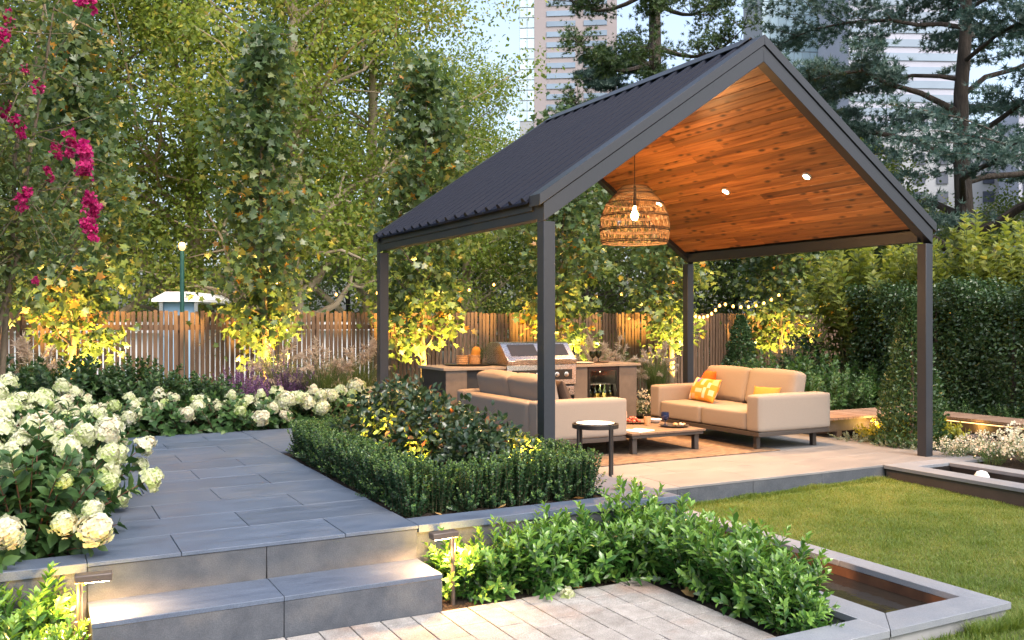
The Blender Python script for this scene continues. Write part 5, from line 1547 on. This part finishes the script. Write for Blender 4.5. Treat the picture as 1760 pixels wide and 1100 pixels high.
for i, (x, yv) in enumerate(((8.95, 6.6), (8.72, 6.85), (9.3, 6.45), (8.65, 7.25), (8.6, 7.7))):
    shrub_thing('silver_groundcover', sg, (x + .12, yv, -.245), ORD[i] + ' low silvery plant along the edge of the pavilion floor', 'ground plant', 'silvery plants by the pavilion floor', i, 1.0)
up_ = tag(MB().tube([(0, -.35, .09), (0, .35, .09)], .085, 16).build('rust_pipe', M['brown_metal'], None, True, loc=(9.62, 6.95, -.25), rot=(0, 0, .25), sharp=50), 'short rust brown pipe lying in front of the boardwalk', 'pipe')

# ------------------------------------------------------------------ string lights
def string_light(pts, n, sag, label):
    t = thing('string_lights', tuple(pts[0]), label, 'string lights')
    o = np.array(pts[0])
    for a, b in zip(pts[:-1], pts[1:]):
        C = curve_pts(np.array(a) - o, np.array(b) - o, -sag, 12)
        MB().tube(C, .005, 4, cap=False).build('cable', M['black_metal'], t)
        for k in range(n):
            tt = (k + .5) / n
            p = (np.array(a) - o) * (1 - tt) + (np.array(b) - o) * tt + np.array([0, 0, -sag * 4 * tt * (1 - tt) - .03])
            put('bulb', bulb_me, None, t, tuple(p))
    return t
bulb_me = MB().lathe([(.0001, -.028), (.018, -.02), (.024, 0), (.016, .02), (.008, .03), (.0001, .03)], 8).mesh('bulb', True, 80)
bulb_me.materials.append(M['fairy_bulb'])
def ap(px, py, d):
    X, Y, _ = at(px, d)
    return (X, Y, EYE + (550 - py) / 1557 * d)
string_light([ap(1185, 535, 16.2), ap(1240, 518, 16.4), ap(1345, 500, 16.8)], 8, .16, 'string of small amber bulbs sagging behind the far right post')
string_light([ap(560, 497, 17.0), ap(700, 470, 17.4), ap(870, 478, 17.5)], 4, .25, 'string of amber bulbs among the maples left of the kitchen')
string_light([ap(960, 485, 17.5), ap(1090, 495, 17.5)], 3, .2, 'string of amber bulbs behind the pendant lamp')
string_light([ap(1440, 520, 15.5), ap(1530, 512, 15.0), ap(1740, 525, 14.5)], 3, .15, 'string of amber bulbs above the dark shrubs at the right')

# lamp post behind the fence
X, Y, _ = at(313, 19.0)
lp = thing('lamp_post', (X, Y, -.30), 'dark green park lamp post with a warm globe behind the fence', 'lamp post')
MB().tube([(0, 0, 0), (0, 0, .3), (0, 0, .32), (0, 0, 3.0)], [.09, .08, .05, .045], 10).build('pole', M['lamp_post_green'], lp, True, sharp=50)
MB().lathe([(.0001, 3.0), (.05, 3.02), (.075, 3.09), (.06, 3.16), (.0001, 3.18)], 16).build('globe', emat('globe_glow', (1, .55, .2), .8), lp, True, sharp=80)
light('globe_light', 'POINT', (0, 0, 3.2), 40, WARM, lp, radius=.15)
X, Y, _ = at(480, 17.5)
lp2 = thing('lamp_post', (X, Y, -.30), 'slim park lamp post with a bright lamp behind the second maple', 'lamp post')
MB().tube([(0, 0, 0), (0, 0, 2.1)], .035, 8).build('pole', M['lamp_post_green'], lp2, True)
MB().lathe([(.0001, 2.1), (.06, 2.12), (.085, 2.2), (.06, 2.28), (.0001, 2.3)], 14).build('globe', emat('globe_glow_bright', (1, .72, .38), 14), lp2, True, sharp=80)
light('globe_light', 'POINT', (0, 0, 2.2), 30, WARM, lp2, radius=.08)

# ------------------------------------------------------------------ beyond the fence: marquee, park trees, conifers, towers
def marquee(px0, px1, d, wall, roof, label, blue=False):
    a, b = at(px0, d), at(px1, d)
    L = math.hypot(b[0] - a[0], b[1] - a[1])
    t = thing('marquee', ((a[0] + b[0]) / 2, (a[1] + b[1]) / 2, -.30), label, 'marquee', None, math.atan2(b[1] - a[1], b[0] - a[0]))
    MB().box(-L / 2, L / 2, 0, .05, 0, wall).build('wall', M['marquee_blue'] if blue else M['marquee'], t)
    MB().prism([(-L / 2 - .15, wall), (L / 2 + .15, wall), (L / 2 + .15, wall + .06), (L * .3, wall + roof), (-L * .3, wall + roof), (-L / 2 - .15, wall + .06)], 'y', -.2, 3.5).build('canopy', M['marquee'], t)
    for x in (-L / 2, L / 2):
        MB().box(x - .04, x + .04, -.045, -.005, 0, wall).build('pole', M['stainless'], t)
    return t
marquee(-60, 278, 21, 1.25, .25, 'low white marquee behind the left end of the fence')
marquee(278, 338, 20, 1.95, .22, 'white and pale blue marquee above the fence behind the lamp post', True)
marquee(338, 640, 22, 1.30, .2, 'long low white marquee behind the middle of the fence')

plane_v = [broadleaf_meshes(700 + i, 12.5, 2.2, 3.4, .30, 160, 260, .44, .135, T_DIAMOND, 'leaf_plane', 'bark_pale', .75, False, .98, .25, 3) for i in range(3)]
pl_lab = ['tall park plane tree at the left edge behind the crepe myrtle', 'tall park plane tree behind the leftmost maple', 'tall park plane tree with a pale leaning limb, left of the second maple', 'tall park plane tree behind the second maple', 'tall park plane tree reaching the top of the picture left of the open sky', 'shorter plane tree behind the roof beside the glass tower']
for i, (px, d, s) in enumerate(((-70, 21, 1.0), (130, 23, 1.02), (330, 24.5, 1.05), (505, 22.5, 1.02), (640, 25.5, 1.0), (800, 28, .74))):
    X, Y, _ = at(px, d)
    plant_tree(plane_v[i % 3], 'plane_tree', (X, Y, -.30), pl_lab[i], 'tree', 'plane trees in the park', i * 1.15, s)
back_v = [broadleaf_meshes(720 + i, 10.5, .8, 3.6, .25, 110, 150, .55, .19, T_ROUND, 'leaf_plane_dark', 'bark_dark', .8, False, .98, .2, 3) for i in range(2)]
for i, (px, d, s, lab) in enumerate(((30, 34, .5, 'dense far park tree at the left edge'), (235, 36, .52, 'dense far park tree behind the lamp post'), (430, 37, .55, 'dense far park tree behind the second plane tree'), (600, 36, .6, 'dense far park tree left of the pavilion roof'), (745, 33, .72, 'dense far park tree behind the far left post'), (905, 32, .62, 'low far park tree seen under the left eave'), (1010, 27, .55, 'low dark tree seen behind the pendant lamp'),
                                    (1120, 30, .62, 'dark tree between the pendant lamp and the far right post'), (1260, 26, .52, 'low dark tree behind the string of bulbs'), (1370, 25, .55, 'low dark tree behind the gold lit maple'), (1475, 22, .50, 'dark tree above the leafy shrubs right of the sofa'), (1600, 27, .46, 'low dark tree under the cedar'), (1730, 24, .42, 'low dark tree at the right edge under the cedar'))):
    X, Y, _ = at(px, d)
    plant_tree(back_v[i % 2], 'park_tree', (X, Y, -.30), lab, 'tree', 'far park trees', i * .9, s)
# dark evergreen shrubs right behind the sofa and the boardwalk
ev = [dome_mesh(740 + i, 3600, .9, .9, 2.0, .11, T_OVAL, 'leaf_dark', 'foliage') for i in range(2)]
for i, (x, yv, s, lab) in enumerate(((12.9, 10.6, 1.0, 'dark evergreen shrub with grass plumes before it, right of the gold lit maple'), (13.9, 10.0, 1.1, 'dark evergreen shrub behind the tall hedge'), (11.6, 11.2, .62, 'dark round shrub behind the mid green shrubs'), (14.8, 9.0, 1.0, 'dark evergreen shrub at the back of the right hand hedge'))):
    shrub_thing('evergreen_shrub', [('foliage', ev[i % 2]), ('stems', cms)], (x, yv, -.2), lab, 'shrub', 'dark evergreen shrubs', i * 1.3, s)
bam = bush_mesh(750, 85, 1.0, (1.6, 2.7), .065, .17, T_DIAMOND, 'leaf_bamboo', .45, .1, .35, .25, 'stem_green', .009)[0]
for i, (x, yv, s, lab) in enumerate(((12.6, 9.0, 1.22, 'yellow-green bamboo above the tall hedge beside the near right post'), (13.0, 8.1, 1.2, 'yellow-green bamboo above the tall hedge under the cedar trunk'), (12.3, 10.6, 1.2, 'yellow-green bamboo seen left of the near right post'), (13.3, 7.0, 1.0, 'yellow-green bamboo above the hedge at the right edge'))):
    shrub_thing('bamboo', bam, (x, yv, -.2), lab, 'bamboo', 'bamboos behind the tall hedge', i * 1.7, s)

# --- cedar
def cedar_meshes(seed, H, r0, levels, reach, z0, tuft, dens, mat, droop=.10, fork=None):
    rng = np.random.default_rng(seed)
    P, tr = wobble_trunk(rng, H, r0, r0 * .15, 12, H * .006)
    tm = MB().tube(P, list(tr), 10)
    limbs = MB()
    C_, out_ = [], []
    for i in range(levels):
        f = (i + .5) / levels
        z = z0 + (H * .97 - z0) * f
        a = i * 2.39996 + rng.normal(0, .3)
        L = reach * (1 - .72 * f ** 1.3) * rng.uniform(.65, 1.08)
        s = at_height(P, z)
        dirv = np.array([math.cos(a), math.sin(a), 0])
        k = 9
        t = np.linspace(0, 1, k)
        rise = rng.uniform(.10, .32) * L
        B = s + dirv * (L * t)[:, None]
        B[:, 2] += rise * np.sin(t * math.pi * .62) - droop * L * t ** 3
        B[1:-1] += rng.normal(0, .035 * L * .5, (k - 2, 3)) * (1, 1, .5)
        rb = np.interp(z, P[:, 2], tr) * rng.uniform(.36, .6)
        limbs.tube(B, list(np.linspace(rb, rb * .14, k)), 6, cap=False)
        side = np.array([-dirv[1], dirv[0], 0])
        for j in range(3, k):
            for sgn in (-1, 1):
                l2 = L * (.16 + .34 * math.sin(math.pi * (j / k))) * rng.uniform(.5, 1.1)
                e = B[j] + side * sgn * l2 + dirv * l2 * rng.uniform(.25, .7) + np.array([0, 0, rng.normal(0, .03 * L)])
                Q = curve_pts(B[j], e, .05 * l2, 5, rng, .02 * l2)
                limbs.tube(Q, list(np.linspace(rb * .22, rb * .05, 5)), 4, cap=False)
                nq = int(dens * l2) + 3
                tt = rng.uniform(.12, 1.06, nq)
                q = Q[0] + (Q[-1] - Q[0]) * tt[:, None] + rng.normal(0, .10, (nq, 3)) * (1.4, 1.4, .38) * (.5 + .5 * l2)
                q[:, 2] += .05
                C_.append(q); out_.append(np.tile(unit(e - B[j]), (nq, 1)))
            nq = int(dens * .5)
            q = B[j] + rng.normal(0, .14, (nq, 3)) * (1.2, 1.2, .5)
            C_.append(q); out_.append(np.tile(dirv, (nq, 1)))
    C_, out_ = np.concatenate(C_), np.concatenate(out_)
    n = len(C_)
    D = unit(out_ * .8 + rng.normal(0, .45, (n, 3)) + np.array([0, 0, .35]))
    cr = leaf_mesh('crown', C_, D, rng.normal(0, 1, (n, 3)), rng.uniform(.7, 1.25, n) * tuft, T_TUFT, np.clip(rng.beta(2, 3, n), 0, 1), M[mat])
    return tm.mesh('trunk', True, 60), limbs.mesh('limbs', True, 60), cr, M['bark_dark']
ced = cedar_meshes(800, 15.5, .30, 30, 6.6, 2.6, .155, 50, 'needle_cedar')
X, Y, _ = at(1662, 22)
plant_tree(ced, 'cedar_tree', (X, Y, -.30), 'large blue-green cedar with layered limbs at the right', 'tree', None, R(20))
ced2 = cedar_meshes(801, 11.4, .22, 36, 4.6, 3.0, .155, 48, 'needle_cedar', .22)
X, Y, _ = at(1050, 33)
plant_tree(ced2, 'cedar_tree', (X, Y, -.30), 'drooping blue-green cedar just above the pavilion ridge', 'tree', None, R(200))
X, Y, _ = at(1420, 27)
plant_tree(ced2, 'cedar_tree', (X, Y, -.30), 'smaller cedar behind the right slope of the roof', 'tree', None, R(75), .72)
# --- pine
def pine_meshes(seed, H, r0, n_limb, reach, z0):
    rng = np.random.default_rng(seed)
    P, tr = wobble_trunk(rng, H, r0, r0 * .3, 12, H * .004)
    tm = MB().tube(P, list(tr), 10)
    limbs, C_, ax_ = MB(), [], []
    for i in range(n_limb):
        z = z0 + (H - z0) * (i + .5) / n_limb
        a = i * 2.39996 + rng.normal(0, .3)
        L = reach * rng.uniform(.55, 1.05) * (1 - .4 * (i / n_limb))
        d = np.array([math.cos(a), math.sin(a), 0])
        s = at_height(P, z)
        t = np.linspace(0, 1, 8)
        B = s + d * (L * t)[:, None]
        B[:, 2] += L * (-.22 * np.sin(t * math.pi * .7) + .30 * t ** 3)
        limbs.tube(B, list(np.linspace(r0 * .26, .015, 8)), 6, cap=False)
        for j in range(30):
            k = int(rng.integers(4, 8))
            q = B[k] + rng.normal(0, .30, 3) * (1.1, 1.1, .8) + np.array([0, 0, .2])
            limbs.tube([B[k], q], [.02, .008], 4, cap=False)
            m = 26
            C_.append(q + rng.normal(0, .14, (m, 3)))
            ax_.append(unit(rng.normal(0, .5, (m, 3)) + (q - B[k]) + np.array([0, 0, .5])))
    C_, ax_ = np.concatenate(C_), np.concatenate(ax_)
    n = len(C_)
    cr = leaf_mesh('crown', C_, ax_, rng.normal(0, 1, (n, 3)), rng.uniform(.10, .18, n), T_TUFT, np.clip(rng.beta(2, 3, n), 0, 1), M['needle_pine'])
    return tm.mesh('trunk', True, 60), limbs.mesh('limbs', True, 60), cr, M['bark_dark']
X, Y, _ = at(1122, 30)
plant_tree(pine_meshes(810, 20, .36, 27, 4.3, 7.0), 'pine_tree', (X, Y, -.30), 'dark pine with a straight trunk rising behind the pavilion ridge', 'tree', None, R(40))

# --- city towers
M['tower_pink'] = pmat('tower_pink', (.29, .25, .25), (.32, .28, .28), .05, (1, 1, 1), .7)
M['tower_pale'] = pmat('tower_pale', (.30, .31, .33), (.34, .35, .37), .05, (1, 1, 1), .7)
M['tower_grey'] = pmat('tower_grey', (.34, .35, .42), (.39, .40, .47), .05, (1, 1, 1), .6)
M['tower_dark'] = pmat('tower_dark', (.05, .06, .09), (.07, .08, .11), .05, (1, 1, 1), .3)
M['tower_glass'] = pmat('tower_glass', (.42, .56, .62), (.52, .66, .72), .03, (1, 1, 1), .12, None, 0, 1, None, .12, .8)
M['tower_window'] = pmat('tower_window', (.16, .22, .29), (.22, .29, .37), .05, (1, 1, 1), .15, None, 0, 1, None, .15, .8)
def tower(px0, px1, d, H, mat, label, turn=0.0):
    a, b = at(px0, d), at(px1, d)
    W = math.hypot(b[0] - a[0], b[1] - a[1])
    t = thing('city_tower', ((a[0] + b[0]) / 2, (a[1] + b[1]) / 2, -.4), label, 'tower', None, -YAW + turn)
    MB().box(-W / 2, W / 2, 0, W * .7, 0, H).build('walls', mat, t)
    return t, W
t, W = tower(918, 1060, 300, 118, M['tower_pink'], 'pinkish office tower with ribbon windows left of the pine', R(-6))
wm = MB().box(-W * .33, W * .02, -.25, -.02, 0, 1.7).mesh('window')
for i in range(13):
    put('window', wm, M['tower_window'], t, (-W * .02, 0, 68 + 3.45 * i))
wm = MB().box(-W * .14, W * .14, -.25, -.02, 0, 1.7).mesh('window')
for i in range(13):
    put('window', wm, M['tower_window'], t, (W * .24, 0, 68 + 3.45 * i))
t, W = tower(893, 919, 302, 118, M['tower_pale'], 'narrow pale glass tower edge beside the pinkish tower', R(-6))
gm = MB().box(-W * .23, W * .23, -.2, -.02, 0, 3.1).mesh('glass_panel')
for i in range(13):
    for x in (-W * .25, W * .25):
        put('glass_panel', gm, M['tower_glass'], t, (x, 0, 68 + 3.45 * i))
t, W = tower(1308, 1448, 260, 128, M['tower_pale'], 'pale blue glass curtain wall tower right of the roof peak', R(4))
nx, nz = 10, 15
gm = MB().box(-W / nx * .47, W / nx * .47, -.25, -.02, 0, 3.3).mesh('glass_panel')
for i in range(nx):
    for j in range(nz):
        put('glass_panel', gm, M['tower_glass'], t, (-W / 2 + W * (i + .5) / nx, 0, 68 + 3.55 * j))
t, W = tower(1448, 1457, 258, 128, M['tower_dark'], 'thin dark strip painted in for the shaded gap beside the glass tower', R(4))  # no tower here: dark box stands in for shade in the gap between towers
t, W = tower(1457, 1650, 230, 118, M['tower_grey'], 'violet-grey tower with fine floor bands behind the cedar', R(3))
bm = MB().box(-W * .49, W * .49, -.25, -.02, 0, 1.9).mesh('window')
for i in range(26):
    put('window', bm, M['tower_window'], t, (0, 0, 22 + 3.5 * i))
t, W = tower(1480, 1800, 150, 34, M['tower_pale'], 'white city building with dark square windows behind the cedar', R(-2))
bm = MB().box(-.9, .9, -.25, -.02, 0, 1.9).mesh('window')
for i in range(8):
    for j in range(8):
        put('window', bm, M['tower_dark'], t, (-W / 2 + 2.2 + 3.75 * i, 0, 5 + 3.2 * j))
t, W = tower(1752, 1850, 140, 34, M['tower_grey'], 'grey city block at the right edge', R(-2))
bm = MB().box(-.5, .5, -.25, -.02, 0, 26).mesh('window')
for i in range(3): put('window', bm, M['tower_dark'], t, (-W / 2 + 1.2 + 2.4 * i, 0, 3))
